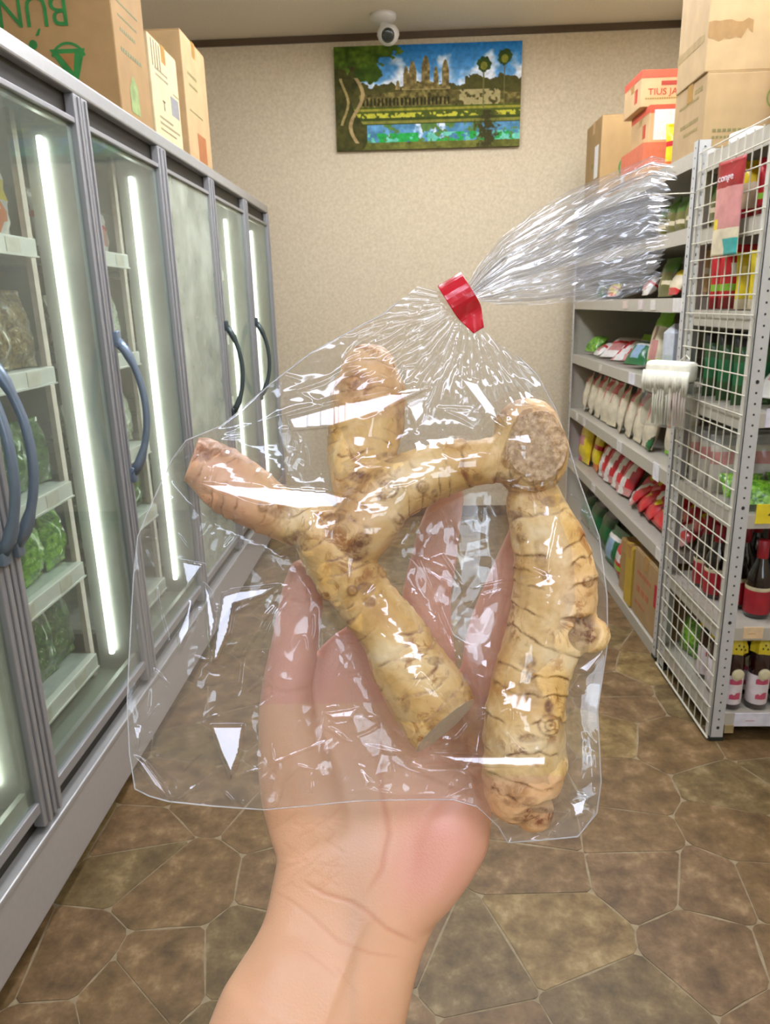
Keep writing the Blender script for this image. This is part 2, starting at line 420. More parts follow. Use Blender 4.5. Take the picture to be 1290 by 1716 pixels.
# ------------------------------------------------------------------ packets, cartons, bottles
PK = {}
def pm(c, gloss=True):
    k = 'foil_' + c if gloss else 'paper_' + c
    names = dict(red='#c8202a', dred='#8e1c20', pink='#d8468c', yellow='#e8cf1e', white='#e9e4dc', cream='#e3d6b4', green='#3f9a3c', lime='#8cc63a', dgreen='#1f6b3c', teal='#3fa7a0', orange='#e8792c', brown='#7a5232', tan='#c29a63', olive='#6d6a35', clear='#c9c3b4', grey='#a8a8a4', blue='#8fb0cc', black='#2a2622', noodle='#ddd2b6', pale='#d9dccf', leaf='#4d7a2e', dleaf='#2e5226', ginger='#c9a15e', rose='#c98a84')
    return mat(k, names[c], .32 if gloss else .7, var=.18, scale=22, bump=.5 if gloss else .1, bscale=60, coat=.35 if gloss else 0)
def pillow(w_, h_, t_, pal, fn, seal=.07, crumple=.0, seed=0, nx=10, nz=12, slump=0.0):
    r = random.Random(seed); mb = MB(); ids = {}
    zs = [0, seal * .5, seal] + [seal + (1 - 2 * seal) * k / (nz - 4) for k in range(1, nz - 4)] + [1 - seal, 1 - seal * .5, 1]
    zs = sorted(set(zs)); nzz = len(zs)
    for side in (-1, 1):
        for j, z in enumerate(zs):
            vv = (z - .5) * 2
            for i in range(nx + 1):
                uu = i / nx * 2 - 1
                inner = max(0, 1 - (abs(vv) / (1 - 2 * seal)) ** 3.2)
                th = t_ / 2 * (max(0, 1 - abs(uu) ** 2.6) ** .55) * inner ** .6 * (1 + slump * -vv)
                th += .0012
                x = uu * w_ / 2 * (1 - .05 * (1 - abs(vv)) * 1.0)
                jit = crumple * (1 - abs(uu) ** 4) * inner
                mb.v.append((x + r.uniform(-1, 1) * jit * .6, side * th + r.uniform(-1, 1) * jit, z * h_ + r.uniform(-1, 1) * jit * .5))
                ids[(side, j, i)] = len(mb.v) - 1
    for side in (-1, 1):
        for j in range(nzz - 1):
            for i in range(nx):
                q = [ids[(side, j, i)], ids[(side, j, i + 1)], ids[(side, j + 1, i + 1)], ids[(side, j + 1, i)]]
                if side > 0: q = q[::-1]
                mb.f.append(q); mb.mi.append(fn((i + .5) / nx, (zs[j] + zs[j + 1]) / 2, side))
    for j in range(nzz - 1):
        for i, fl in ((0, 1), (nx, -1)):
            q = [ids[(-1, j, i)], ids[(-1, j + 1, i)], ids[(1, j + 1, i)], ids[(1, j, i)]][::fl]
            mb.f.append(q); mb.mi.append(fn(0, zs[j], 0))
    for j, fl in ((0, -1), (nzz - 1, 1)):
        for i in range(nx):
            q = [ids[(-1, j, i)], ids[(-1, j, i + 1)], ids[(1, j, i + 1)], ids[(1, j, i)]][::fl]
            mb.f.append(q); mb.mi.append(fn((i + .5) / nx, zs[j], 0))
    return mb
PROD = dict(leafy=['#1f3a18', '#2f5a24', '#4d7a2e', '#c9d6b8'], leafy_light=['#3d6a22', '#5f9a2c', '#8cc63a', '#dbe6b8'], frozen_brown=['#3f3222', '#6d5634', '#8f7a4e', '#e4ddcc'], frozen_pale=['#7d8a66', '#b9c4a4', '#d9dccf', '#f0efe6'])
def produce(kind):
    nm = 'produce_' + kind
    if nm in _mc: return _mc[nm]
    c = PROD[kind]; t = NT(nm); b = t.n('ShaderNodeBsdfPrincipled'); tc = t.n('ShaderNodeTexCoord')
    n1 = t.n('ShaderNodeTexNoise'); n1.inputs['Scale'].default_value = 38; n1.inputs['Detail'].default_value = 5; n1.inputs['Distortion'].default_value = 1.6
    t.l(tc, 'Object', n1, 'Vector'); r = t.n('ShaderNodeValToRGB'); e = r.color_ramp.elements
    e[0].position = .34; e[0].color = (*lin(c[0]), 1); e[1].position = .70; e[1].color = (*lin(c[3]), 1)
    for p_, k in ((.46, 1), (.57, 2), (.64, 2)): q = e.new(p_); q.color = (*lin(c[k]), 1)
    t.l(n1, 'Fac', r, 'Fac'); t.l(r, 'Color', b, 'Base Color'); b.inputs['Roughness'].default_value = .3; b.inputs['Coat Weight'].default_value = .5
    bp = t.n('ShaderNodeBump'); bp.inputs['Strength'].default_value = .7; bp.inputs['Distance'].default_value = .004; t.l(n1, 'Fac', bp, 'Height'); t.l(bp, 'Normal', b, 'Normal')
    t.l(b, 'BSDF', t.out, 'Surface'); _mc[nm] = t.m; return t.m
def style(kind):
    """palette and print layout of a packet front"""
    def band(lo, hi, a, b): return lambda u, v, s: a if lo < v < hi else b
    S = {
     'red_gold': (['red', 'dred', 'yellow'], lambda u, v, s: 2 if (.42 < v < .6 and .25 < u < .75) else (1 if v < .12 or v > .88 else 0)),
     'red_white': (['red', 'white', 'rose'], lambda u, v, s: 1 if abs(u - .5 - (v - .5) * .5) < .2 else (2 if v < .2 else 0)),
     'pink_yellow': (['pink', 'yellow', 'rose'], lambda u, v, s: 0 if u < .35 or v > .8 else (2 if .4 < v < .6 and u < .7 else 1)),
     'green_white': (['white', 'lime', 'rose'], lambda u, v, s: 1 if v > .7 or v < .12 else (2 if .35 < v < .45 else 0)),
     'teal': (['dgreen', 'blue', 'white'], lambda u, v, s: 1 if .3 < u < .75 and .2 < v < .7 else (2 if .75 < v < .82 else 0)),
     'noodle_green': (['noodle', 'lime', 'rose', 'brown'], lambda u, v, s: 1 if v > .74 or v < .13 or u < .12 else (3 if (u - .5) ** 2 + (v - .62) ** 2 < .012 else (2 if v < .45 and .25 < u < .8 else 0))),
     'noodle_red': (['noodle', 'red', 'cream'], lambda u, v, s: 1 if (v > .72 and .15 < u < .85) or (u > .4 and u < .5 and v > .45) else (2 if v < .12 else 0)),
     'noodle_dot': (['noodle', 'orange', 'white', 'lime'], lambda u, v, s: 1 if (u - .5) ** 2 * 1.4 + (v - .62) ** 2 < .014 else (2 if v > .86 else (3 if v < .1 else 0))),
     'white_red': (['white', 'rose', 'red', 'grey'], lambda u, v, s: 2 if .55 < v < .62 else (1 if .2 < v < .5 and .2 < u < .8 else (3 if v > .9 else 0))),
     'brown': (['tan', 'brown', 'cream'], lambda u, v, s: 1 if v > .8 or v < .1 else (2 if .4 < v < .55 else 0)),
     'yellow': (['yellow', 'orange', 'red'], lambda u, v, s: 1 if v < .2 else (2 if .45 < v < .6 else 0)),
     'yellow_noodle': (['cream', 'yellow', 'red'], lambda u, v, s: 1 if v > .6 else (2 if v < .15 else 0)),
     'olive': (['olive', 'leaf', 'cream'], lambda u, v, s: 1 if v > .6 else (2 if .3 < v < .4 and u > .4 else 0)),
     'leafy': (['dleaf', 'leaf', 'pale'], lambda u, v, s: (1 if (int(u * 7) * 3 + int(v * 9) * 5) % 4 < 2 else 0) if v < .85 else 2),
     'leafy_light': (['leaf', 'lime', 'pale'], lambda u, v, s: (1 if (int(u * 7) * 3 + int(v * 9) * 5) % 4 < 2 else 0) if v < .85 else 2),
     'frozen_orange': (['white', 'orange', 'yellow', 'rose'], lambda u, v, s: 1 if (u - .5) ** 2 + (v - .25) ** 2 < .03 else (2 if .4 < v < .6 else (3 if v > .6 and u < .5 else 0))),
     'frozen_brown': (['brown', 'olive', 'white'], lambda u, v, s: 2 if (int(u * 5) + int(v * 7) * 3) % 6 == 0 else (1 if (int(u * 9) + int(v * 9)) % 3 == 0 else 0)),
     'frozen_pale': (['pale', 'leaf', 'white'], lambda u, v, s: 1 if (int(u * 6) * 5 + int(v * 8) * 3) % 5 == 0 else (2 if (int(u * 5) + int(v * 7)) % 4 == 0 else 0)),
     'red_header': (['dred', 'rose', 'cream', 'teal', 'yellow'], lambda u, v, s: 0 if v > .74 else (3 if v < .18 and u > .5 else (2 if v < .26 else (4 if (u - .2) ** 2 + (v - .34) ** 2 < .008 else 1)))),
     'clear_white': (['white', 'rose', 'grey', 'black'], lambda u, v, s: 1 if .3 < v < .5 and u > .3 else (3 if .52 < v < .6 and u < .3 else (2 if v > .85 else 0))),
     'dark_pouch': (['dleaf', 'dgreen', 'black'], lambda u, v, s: 1 if .3 < v < .6 else (2 if v > .85 else 0)),
     'red_pouch': (['red', 'dred', 'white', 'lime'], lambda u, v, s: 2 if .55 < v < .68 and .2 < u < .8 else (3 if .3 < v < .4 else (1 if v < .14 else 0))),
     'yellow_pack': (['yellow', 'brown', 'cream'], lambda u, v, s: 1 if .4 < v < .65 and u > .3 else (2 if v < .2 else 0)),
     'grey_pouch': (['clear', 'rose', 'grey'], lambda u, v, s: 1 if .5 < v < .75 and u < .6 else (2 if v > .85 else 0)),
     'fringe': (['white', 'cream', 'cream'], lambda u, v, s: 0 if v > .5 else 1),
    }
    pal, fn = S[kind]
    if kind in PROD: return [produce(kind)], (lambda u, v, s_: 0)
    return [pm(c) for c in pal], fn
def packet(name, kind, w_, h_, t_, loc, rot=(0, 0, 0), label=None, cat='packet', group=None, crumple=.003, seed=None):
    mats, fn = style(kind)
    if seed is None: seed = random.randrange(10 ** 6)
    rx, ry, rz = [math.radians(a) for a in rot]
    o = pillow(w_, h_, t_, None, fn, crumple=crumple, seed=seed).build(name, mats, smooth=True)
    o.location = (loc[0], loc[1], loc[2] + abs(math.sin(rx)) * t_ * .5); o.rotation_euler = (rx, ry, rz)
    return tag(o, label, cat, group)
def carton(name, label, loc, size, rz=0, col='#b8935c', tape=True, flat=True, prints=None, cat='box', group=None, tops=True, seam='#a07c48'):
    """closed corrugated carton: body, four top flaps meeting under a strip of tape. origin = corner (x0,y0,z0); size dx,dy,dz"""
    dx, dy, dz = size
    t = thing(name, label, cat, loc, (0, 0, math.radians(rz)), group)
    m = mat('cardboard_' + col.strip('#'), col, .8, var=.08, scale=14, bump=.15, bscale=120)
    mb = MB(); mb.box(0, dx, 0, dy, 0, dz - .004, c=.004)
    mb.build('carton_body', m, t, smooth=False)
    if tops:
        g = .002
        MB().box(.002, dx - .002, .002, dy / 2 - g, dz - .004, dz, c=.001).build('flap', m, t)
        MB().box(.002, dx - .002, dy / 2 + g, dy - .002, dz - .004, dz, c=.001).build('flap', m, t)
    if tape:
        tm = mat('packing_tape', '#b58b4e', .3, var=.05, coat=.4)
        k = MB(); k.box(-.0006, dx + .0006, dy / 2 - .025, dy / 2 + .025, dz, dz + .0006); k.box(-.0008, -.0002, dy / 2 - .025, dy / 2 + .025, dz - .06, dz); k.box(dx + .0002, dx + .0008, dy / 2 - .025, dy / 2 + .025, dz - .06, dz)
        k.build('tape', tm, t)
    if prints: prints(t, dx, dy, dz)
    return t
def pbox(t, name, col, x0, x1, y0, y1, z0, z1, rough=.7):
    return MB().box(x0, x1, y0, y1, z0, z1).build(name, mat('print_' + col.strip('#'), col, rough, var=.08, scale=40), t)
def lines_on(t, face, col, rows, name='printed_lines'):
    """small printed lines on a carton face: rows of (a0,a1,z,h) in face coordinates"""
    mb = MB()
    for a0, a1, z, h in rows:
        n = max(1, int((a1 - a0) / (h * 1.6)))
        for k in range(n):
            s = a0 + (a1 - a0) * k / n; e = s + (a1 - a0) / n * .72
            if face[0] == 'x': mb.box(min(face[1], face[1] + face[2] * .0008), max(face[1], face[1] + face[2] * .0008), s, e, z, z + h)
            else: mb.box(s, e, min(face[1], face[1] + face[2] * .0008), max(face[1], face[1] + face[2] * .0008), z, z + h)
    return tag(mb.build(name, mat('print_' + col.strip('#'), col, .7), t), kind='stuff')
def disc_ring(cx_, cz_, r0, r1, M, n=28, arc=(0, 360)):
    mb = MB(); vs = []; a0, a1 = arc
    for k in range(n + 1):
        a = math.radians(a0 + (a1 - a0) * k / n)
        for r in (r0, r1): vs.append((cx_ + r * math.cos(a), cz_ + r * math.sin(a), 0))
    fs = [(2 * k, 2 * k + 1, 2 * k + 3, 2 * k + 2) for k in range(n)]
    mb.add(vs, fs, 0, M); return mb

# ------------------------------------------------------------------ reach-in display freezer along the left wall
FR = -.90                                     # front plane
DIV = [.08, .78, 1.49, 2.20, 2.87, 3.55, 4.25, 4.91]
M_frame = mat('freezer_aluminium', '#9c9c9c', .4, .3, .03, 40)
M_frame2 = mat('freezer_aluminium_light', '#b3b3b0', .4, .45, .03, 40)
M_plinth = mat('freezer_grey_enamel', '#a9a5a0', .45, .1, .03, 60)
M_liner = mat('freezer_liner', '#8d9284', .5, var=.04)
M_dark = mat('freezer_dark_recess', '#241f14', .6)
M_rail = mat('white_price_rail', '#e6e2da', .3, var=.04, coat=.5)
M_shelfw = mat('freezer_shelf_wire', '#c8cac4', .4, .3)
M_led = mat('led_strip', '#ffffff', .5, emit='#fbfff2', estr=LED_STRENGTH)
M_handle = mat('handle_blue_grey', '#7e8ea0', .3, .4, .04, 40)
M_handle_d = mat('handle_dark_grey', '#4b5658', .3, .4, .04, 40)
M_gl = glass_mat('freezer_glass', (.90, .95, .92), .05, (.62, .68, .62), .015, 1.0, 4)
M_glf = glass_mat('freezer_glass_fogged', (.86, .92, .86), .38, (.66, .70, .58), .03, 1.0, 5, .5)
M_glm = glass_mat('freezer_glass_misted', (.9, .95, .9), .12, (.66, .72, .62), .02, 1.0, 4, .22)
fz = thing('display_freezer', 'long grey glass-door display freezer along the left wall, with lit upright strips inside', 'freezer', (FR, .08, 0))
def P(x, y, z): return (x - FR, y - .08, z)
def fbox(mb, x0, x1, y0, y1, z0, z1, mi=0, c=0):
    return mb.box(x0 - FR, x1 - FR, y0 - .08, y1 - .08, z0, z1, mi, c=c)
mb = MB()
fbox(mb, -1.80, -1.74, .08, 4.91, .05, 2.03); fbox(mb, -1.74, -.93, .08, .11, .05, 2.03); fbox(mb, -1.74, -.93, 4.88, 4.91, .05, 2.03)
fbox(mb, -1.74, -.96, .11, 4.88, .05, .30); fbox(mb, -1.74, -.94, .11, 4.88, 1.985, 2.05)
mb.build('cabinet_liner', M_liner, fz)
fbox(MB(), -.94, -.90, .08, 4.91, 2.018, 2.062, c=.006).build('top_rail', M_frame2, fz)
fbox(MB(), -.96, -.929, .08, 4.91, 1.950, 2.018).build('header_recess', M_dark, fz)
fbox(MB(), -1.80, -.94, .08, 4.91, 2.05, 2.060).build('top_panel', M_frame2, fz)
mb = fbox(MB(), -.97, -.90, .08, 4.91, .055, .222, c=.004); mb.build('plinth', M_plinth, fz)
fbox(MB(), -.955, -.897, .08, 4.91, .222, .240, c=.004).build('plinth_ledge', M_frame2, fz)
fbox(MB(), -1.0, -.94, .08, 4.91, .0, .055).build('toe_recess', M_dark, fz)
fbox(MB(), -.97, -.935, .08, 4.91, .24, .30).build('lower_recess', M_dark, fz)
fbox(MB(), -1.74, -.905, 4.905, 4.915, .05, 2.05).build('end_panel', M_frame2, fz)
SHZ = [1.64, 1.30, .965, .71, .40]
for bi in range(len(DIV) - 1):
    y0, y1 = DIV[bi], DIV[bi + 1]
    d = bpy.data.objects.new('door', None)
    dm = MB(); sw = .042
    a, b_ = y0 + .004, y1 - .004
    zb, zt = .300, 1.956
    if bi >= 3: sw = .036
    fbox(dm, -.928, -.900, a, a + sw, .258, 2.016, c=.003); fbox(dm, -.928, -.900, b_ - sw, b_, .258, 2.016, c=.003)
    # raised ribs give the stiles their double-line profile
    fbox(dm, -.900, -.894, a + sw * .35, a + sw * .6, .26, 2.01, c=.0015); fbox(dm, -.900, -.894, b_ - sw * .6, b_ - sw * .35, .26, 2.01, c=.0015)
    fbox(dm, -.926, -.904, a + sw, b_ - sw, zb, zb + .028, c=.002); fbox(dm, -.926, -.904, a + sw, b_ - sw, zt - .014, zt, c=.002)
    dd = dm.build('door', M_frame, fz)
    im = MB()
    for (ya, yb) in ((a + sw, a + sw + .022), (b_ - sw - .022, b_ - sw)): fbox(im, -.934, -.920, ya, yb, zb + .028, zt - .014)
    fbox(im, -.934, -.920, a + sw, b_ - sw, zb + .028, zb + .07); fbox(im, -.934, -.920, a + sw, b_ - sw, zt - .024, zt - .014)
    im.build('glazing_border', M_frame2, dd)
    gm = {4: M_glf, 5: M_glm, 6: M_glm, 1: M_glm}.get(bi, M_gl)
    fbox(MB(), -.919, -.914, a + sw, b_ - sw, zb + .028, zt - .014).build('pane', gm, dd)
    def handle(y, sgn, mt, depth=.06):
        pts = []; zc = 1.158; hh = .205
        for k in range(17):
            q = k / 16 * 2 - 1
            pts.append((-.900 - FR + .006 + depth * (1 - q * q) ** .8, y - .08 + sgn * .012 * (1 - q * q), zc + q * hh))
        hm = MB().tube(pts, [.011 if 2 < k < 14 else .015 for k in range(17)], 8, flat=1.0)
        hm.box(-.004, .016, y - .08 - .014, y - .08 + .014, zc - hh - .03, zc - hh + .02, c=.004)
        hm.box(-.004, .016, y - .08 - .014, y - .08 + .014, zc + hh - .02, zc + hh + .03, c=.004)
        hm.build('handle', mt, dd, smooth=True)
    if bi in (0, 2, 3): handle(a + .026, 1, M_handle)
    if bi in (1,): handle(b_ - .024, -1, M_handle)
    if bi in (5, 6): handle(a + .026, 1, M_handle_d)
    # mullion and lamp behind the far stile
    mm = fbox(MB(), -1.06, -.935, y1 - .035, min(y1 + .03, 4.88), .30, 1.985).build('mullion', M_frame2, fz)
    if bi != 4:
        fbox(MB(), -1.016, -1.000, y1 - .056, y1 - .042, .36, 1.915, c=.004).build('light_strip', M_led, fz)
    fbox(MB(), -1.062, -1.046, y1 - .118, y1 - .092, .31, 1.97).build('shelf_upright', mat('upright_pinkish', '#b5a59c', .5), fz)
    for z in SHZ if bi != 4 else SHZ[:]:
        s = fbox(MB(), -1.70, -1.045, y0 + .05, y1 - .125, z - .016, z)
        so = s.build('shelf', M_shelfw, fz)
        r = fbox(MB(), -1.045, -1.020, y0 + .05, y1 - .130, z - .045, z + .004, c=.003)
        fbox(r, -1.021, -1.016, y0 + .05, y1 - .130, z - .045, z - .04)
        r.build('price_rail', M_rail, so)
        if bi in (1, 2, 3):
            tg = MB()
            for yk in ((y0 + .2), (y0 + .42)): fbox(tg, -1.0195, -1.018, yk, yk + .07, z - .038, z - .002)
            tg.build('price_card', mat('price_card', '#d9cfc0', .6), so)

# frozen goods behind the doors
shelf_words = {1.64: 'top shelf', 1.30: 'second shelf', .965: 'third shelf', .71: 'fourth shelf', .40: 'fifth shelf', .30: 'bottom deck'}
bay_words = {1: 'behind freezer door one', 2: 'behind freezer door two', 3: 'behind freezer door three', 4: 'behind the fogged freezer door', 5: 'behind freezer door five', 6: 'behind the last freezer door'}
def frozen(bay, z, kind, n, h, t_, name, what, col_w=.125, lean=0, flat=False, x=-1.09):
    n = 3 if bay == 6 else 4
    yend = DIV[bay + 1] - (.10 if bay == 6 else 0)
    y0, y1 = DIV[bay] + .06, DIV[bay + 1] - .125
    src = None; grp = f'frozen goods on the {shelf_words[z]} {bay_words[bay]}'
    lab = f'{what} on the {shelf_words[z]} {bay_words[bay]}'
    for k in range(n):
        y = yend - .158 - k * .132
        if src is None or k % 3 == 0:
            o = packet(name, kind, col_w, h, t_, (0, 0, 0), label=lab, group=grp, crumple=.008, cat='frozen bag'); src = o
        else:
            o = src.copy(); COL.objects.link(o)
        if flat:
            o.location = (x - .02, y, z + t_ * .62 + random.uniform(0, .015)); o.rotation_euler = (math.radians(-90 + random.uniform(-12, -2)), 0, math.radians(90 + random.uniform(-15, 15)))
            o.location.x += 0.0
            o.location.x = x - h * .0 - .0
        else:
            o.location = (x + random.uniform(-.02, .01), y, z + .003); o.rotation_euler = (math.radians(random.uniform(-8, -3)), 0, math.radians(90 + random.uniform(-8, 8)))
        o['label'] = ['first', 'second', 'third', 'fourth', 'fifth'][k] + ' from the lamp: ' + lab
frozen(2, 1.64, 'frozen_orange', 3, .25, .05, 'frozen_bag', 'orange and white bag')
frozen(2, 1.30, 'frozen_brown', 4, .21, .06, 'frozen_bag', 'brown bag')
frozen(2, .965, 'leafy', 4, .19, .06, 'frozen_bag', 'dark leafy bag')
frozen(2, .71, 'leafy_light', 4, .17, .06, 'frozen_bag', 'pale leafy bag')
frozen(2, .40, 'leafy', 4, .22, .06, 'frozen_bag', 'frosted leafy bag')
frozen(3, 1.64, 'white_red', 2, .16, .05, 'frozen_bag', 'small red-white packet')
frozen(3, 1.30, 'frozen_pale', 3, .2, .05, 'frozen_bag', 'pale frozen packet')
frozen(3, .965, 'frozen_pale', 3, .2, .05, 'frozen_bag', 'pale frosted packet')
frozen(3, .71, 'leafy', 3, .2, .05, 'frozen_bag', 'dark green packet')
frozen(1, 1.30, 'frozen_brown', 3, .22, .06, 'frozen_bag', 'brown packet')
frozen(1, .965, 'frozen_pale', 3, .2, .06, 'frozen_bag', 'pale green bag')
frozen(1, .71, 'leafy', 3, .2, .06, 'frozen_bag', 'dark green bag')
frozen(1, .40, 'frozen_pale', 3, .22, .06, 'frozen_bag', 'frosted white-green bag')
frozen(4, 1.30, 'frozen_brown', 2, .22, .06, 'frozen_bag', 'dim brown packet')
frozen(4, .965, 'frozen_brown', 2, .22, .06, 'frozen_bag', 'dim brown bag')
frozen(5, 1.30, 'frozen_pale', 2, .22, .06, 'frozen_bag', 'pale frozen packet')
frozen(5, .965, 'frozen_pale', 2, .22, .06, 'frozen_bag', 'pale frosted bag')
frozen(6, 1.30, 'frozen_pale', 2, .22, .06, 'frozen_bag', 'pale packet')

# cartons on top of the freezer
TOPZ = 2.0625
def prt_bun(t, dx, dy, dz):
    g = mat('print_green', '#1f6b2b', .7, var=.2, scale=30)
    Mx = TR(0, -.0008, 0) @ FACE_NY
    # upside down lettering on the side facing the aisle walker
    text_mesh('BÚN GẠO', .125, 'lettering', g, t, TR(dx - .135, -.0008, .345) @ FACE_NY @ RZ(180), xs=.92)
    k = disc_ring(dx - .155, .155, .052, .060, Mx, arc=(20, 160)).build('emblem_ring', g, t)
    tri = MB().add([(dx - .215, -.001, .195), (dx - .10, -.001, .195), (dx - .14, -.001, .08)], [(0, 2, 1)])
    tri.build('emblem_triangle', g, t)
    tri = MB().add([(dx - .185, -.0016, .182), (dx - .135, -.0016, .182), (dx - .145, -.0016, .13)], [(0, 2, 1)])
    tri.build('emblem_centre', mat('cardboard_8a5f2c', '#8a5f2c', .8), t)
    disc_ring(dx - .265, .21, 0, .014, Mx).build('emblem_dot', g, t)
    gm = mat('print_faded_green', '#7f8f58', .8, var=.3, scale=25)
    mb = MB()
    mb.add([(dx + .001, .09, .03), (dx + .001, .17, .03), (dx + .001, .17, .12), (dx + .001, .13, .15), (dx + .001, .09, .1)], [(0, 1, 2, 3, 4)])
    mb.build('printed_plant', gm, t)
    lines_on(t, ('x', dx, 1), '#6f7350', [(.04, .24, .34, .006), (.05, .22, .30, .006), (.06, .2, .26, .01), (.05, .24, .20, .012), (.08, .2, .4, .006)])
carton('carton', 'big brown carton with upside-down green lettering on top of the freezer', (-1.62, 2.60, TOPZ), (.69, .30, .48), 0, '#927448', prints=prt_bun)
def prt_cream(t, dx, dy, dz):
    m = mat('print_dark_grey', '#4f4a3e', .7)
    mb = MB()
    for k in range(4): mb.box(dx, dx + .0009, .03 + k * .028, .037 + k * .028, dz - .10, dz - .01)
    mb.build('arrow_print', m, t)
    text_mesh('T', .05, 'lettering', m, t, TR(dx + .0009, .11, .115) @ FACE_PX)
    mb = MB()
    for k in range(9): mb.box(dx, dx + .0009, dy - .115 + k * .011, dy - .109 + k * .011, .12, .19)
    mb.build('barcode', mat('print_blue_grey', '#7a808c', .7), t)
    lines_on(t, ('x', dx, 1), '#8a8468', [(.05, .2, .24, .008), (.05, .2, .22, .008), (.06, .22, .08, .008), (.06, .3, .06, .008), (.06, .25, .04, .006), (.25, .33, .2, .005)])
carton('carton', 'cream carton with arrows and a barcode, second along the top of the freezer', (-1.50, 2.93, TOPZ), (.57, .33, .345), 0, '#c6b389', prints=prt_cream)
def prt_tan(t, dx, dy, dz):
    pbox(t, 'dark_sticker', '#5b3d22', dx - .21, dx - .11, -.0009, -.0001, dz - .16, dz - .07)
    lines_on(t, ('x', dx, 1), '#7d7a50', [(.06, .2, .34, .012), (.07, .2, .30, .01), (.05, .25, .2, .006)])
    pbox(t, 'brown_stain', '#9a6238', dx + .0001, dx + .0009, .14, .27, .02, .13)
carton('carton', 'tall tan carton standing behind the cream one, last on top of the freezer', (-1.45, 3.36, TOPZ), (.52, .36, .49), 0, '#b4966a', prints=prt_tan)
o = packet('green_bag', 'leafy_light', .3, .2, .05, (-1.06, 3.60, TOPZ + .03), (-88, 0, 90), 'flat green bag lying under the tan carton at the freezer edge', 'bag'); 
o.location = (-.955, 3.86, TOPZ + .022); o.rotation_euler = (math.radians(-90), 0, math.radians(90)); o.scale = (.9, .25, .9)
# ------------------------------------------------------------------ slotted-angle racks on the right
M_rack = mat('rack_grey_white', '#c6c6c2', .45, .1, .03, 60)
M_rackf = mat('rack_shelf_front', '#b9b3a4', .5, .05, .04, 50)
M_hole = mat('rack_hole_dark', '#2c2c2a', .8)
M_wire = mat('wire_cream', '#d6d2bf', .4, .1, .03, 60)
M_foot = mat('rubber_foot_dark', '#23271f', .7)
RX0, RX1 = .985, 1.58
def post(parent, x, y, sx, sy, h, ox, oy):
    """slotted angle post: legs of 42 mm reaching sx (x dir) and sy (y dir) from the corner; coordinates local to parent origin (ox,oy)"""
    x -= ox; y -= oy; W, T = .042, .0022
    m = MB(); x2, y2 = x + sx * W, y + sy * W
    m.box(min(x, x2), max(x, x2), min(y, y + sy * T), max(y, y + sy * T), .012, h)
    m.box(min(x, x + sx * T), max(x, x + sx * T), min(y, y2), max(y, y2), .012, h)
    p = m.build('post', M_rack, parent)
    hb = MB(); z = .05; k = 0
    while z < h - .02:
        r = .0034 if k % 12 else .0058
        for fx in (0,):
            cx_, cz_ = x + sx * W * .55, z
            vs = [(cx_ + r * math.cos(a * math.pi / 4), y - sy * .0006, cz_ + r * 1.1 * math.sin(a * math.pi / 4)) for a in range(8)]
            hb.add(vs, [tuple(range(8))])
            cy_ = y + sy * W * .55
            vs = [(x - sx * .0006, cy_ + r * math.cos(a * math.pi / 4), cz_ + r * 1.1 * math.sin(a * math.pi / 4)) for a in range(8)]
            hb.add(vs, [tuple(range(8))])
        z += .032; k += 1
    tag(hb.build('post_hole', M_hole, p), kind='stuff')
    MB().box(min(x, x2) - .002, max(x, x2) + .002, min(y, y2) - .002, max(y, y2) + .002, 0, .014).build('foot', M_foot, p)
    return p
def rack(name, label, y0, y1, zs, top, face='x'):
    t = thing(name, label, 'shelving', (RX0, y0, 0))
    for (x, sx) in ((RX0, 1), (RX1, -1)):
        for (y, sy) in ((y0, 1), (y1, -1)):
            post(t, x, y, sx, sy, top + .03, RX0, y0)
    shelves = []
    for z in zs:
        L = y1 - y0; W = RX1 - RX0
        s = MB(); s.box(.006, W - .006, .006, L - .006, z - .012, z)
        s.box(.0028, .0060, .0028, L - .0028, z - .05, z + .003); s.box(W - .006, W - .0028, .0028, L - .0028, z - .05, z + .003)
        s.box(.006, W - .006, .0028, .006, z - .04, z + .003); s.box(.006, W - .006, L - .006, L - .0028, z - .05, z + .003)
        shelves.append(s.build('shelf', M_rackf, t))
    return t, shelves
FZ = [.05, .465, .785, 1.12, 1.44, 1.68, 1.93]
NZS = [.10, .41, .79, 1.105, 1.40, 1.665, 1.895]
far, fsh = rack('shelving_rack', 'long grey slotted-angle rack along the right wall, beyond the wire mesh', 2.765, 4.66, FZ, 1.93)
near, nsh = rack('shelving_rack', 'near grey slotted-angle rack with a wire mesh side panel and dark bottles', 2.19, 2.725, NZS, 1.895)
MB().box(RX0 + .005 - RX0, RX1 - .005 - RX0, 1.885, 1.895, .05, 1.93).build('end_panel', M_rackf, far)
MB().box(RX1 - RX0 - .004, RX1 - RX0, .02, 1.87, .05, 1.93).build('back_panel', mat('rack_back', '#8f8873', .6), far)
# wire mesh side panel on the near rack (each wire a part)
for k in range(10):
    y = .012 + k * (2.725 - 2.19 - .024) / 9
    MB().tube([(-.006, y, .012), (-.006, y, 1.90)], .0021 if 0 < k < 9 else .004, 6).build('wire', M_wire, near)
k = 0; z = .012
while z < 1.91:
    MB().tube([(-.009, .0, z), (-.009, .535, z)], .0021 if k else .004, 6).build('wire', M_wire, near); z += .0575; k += 1
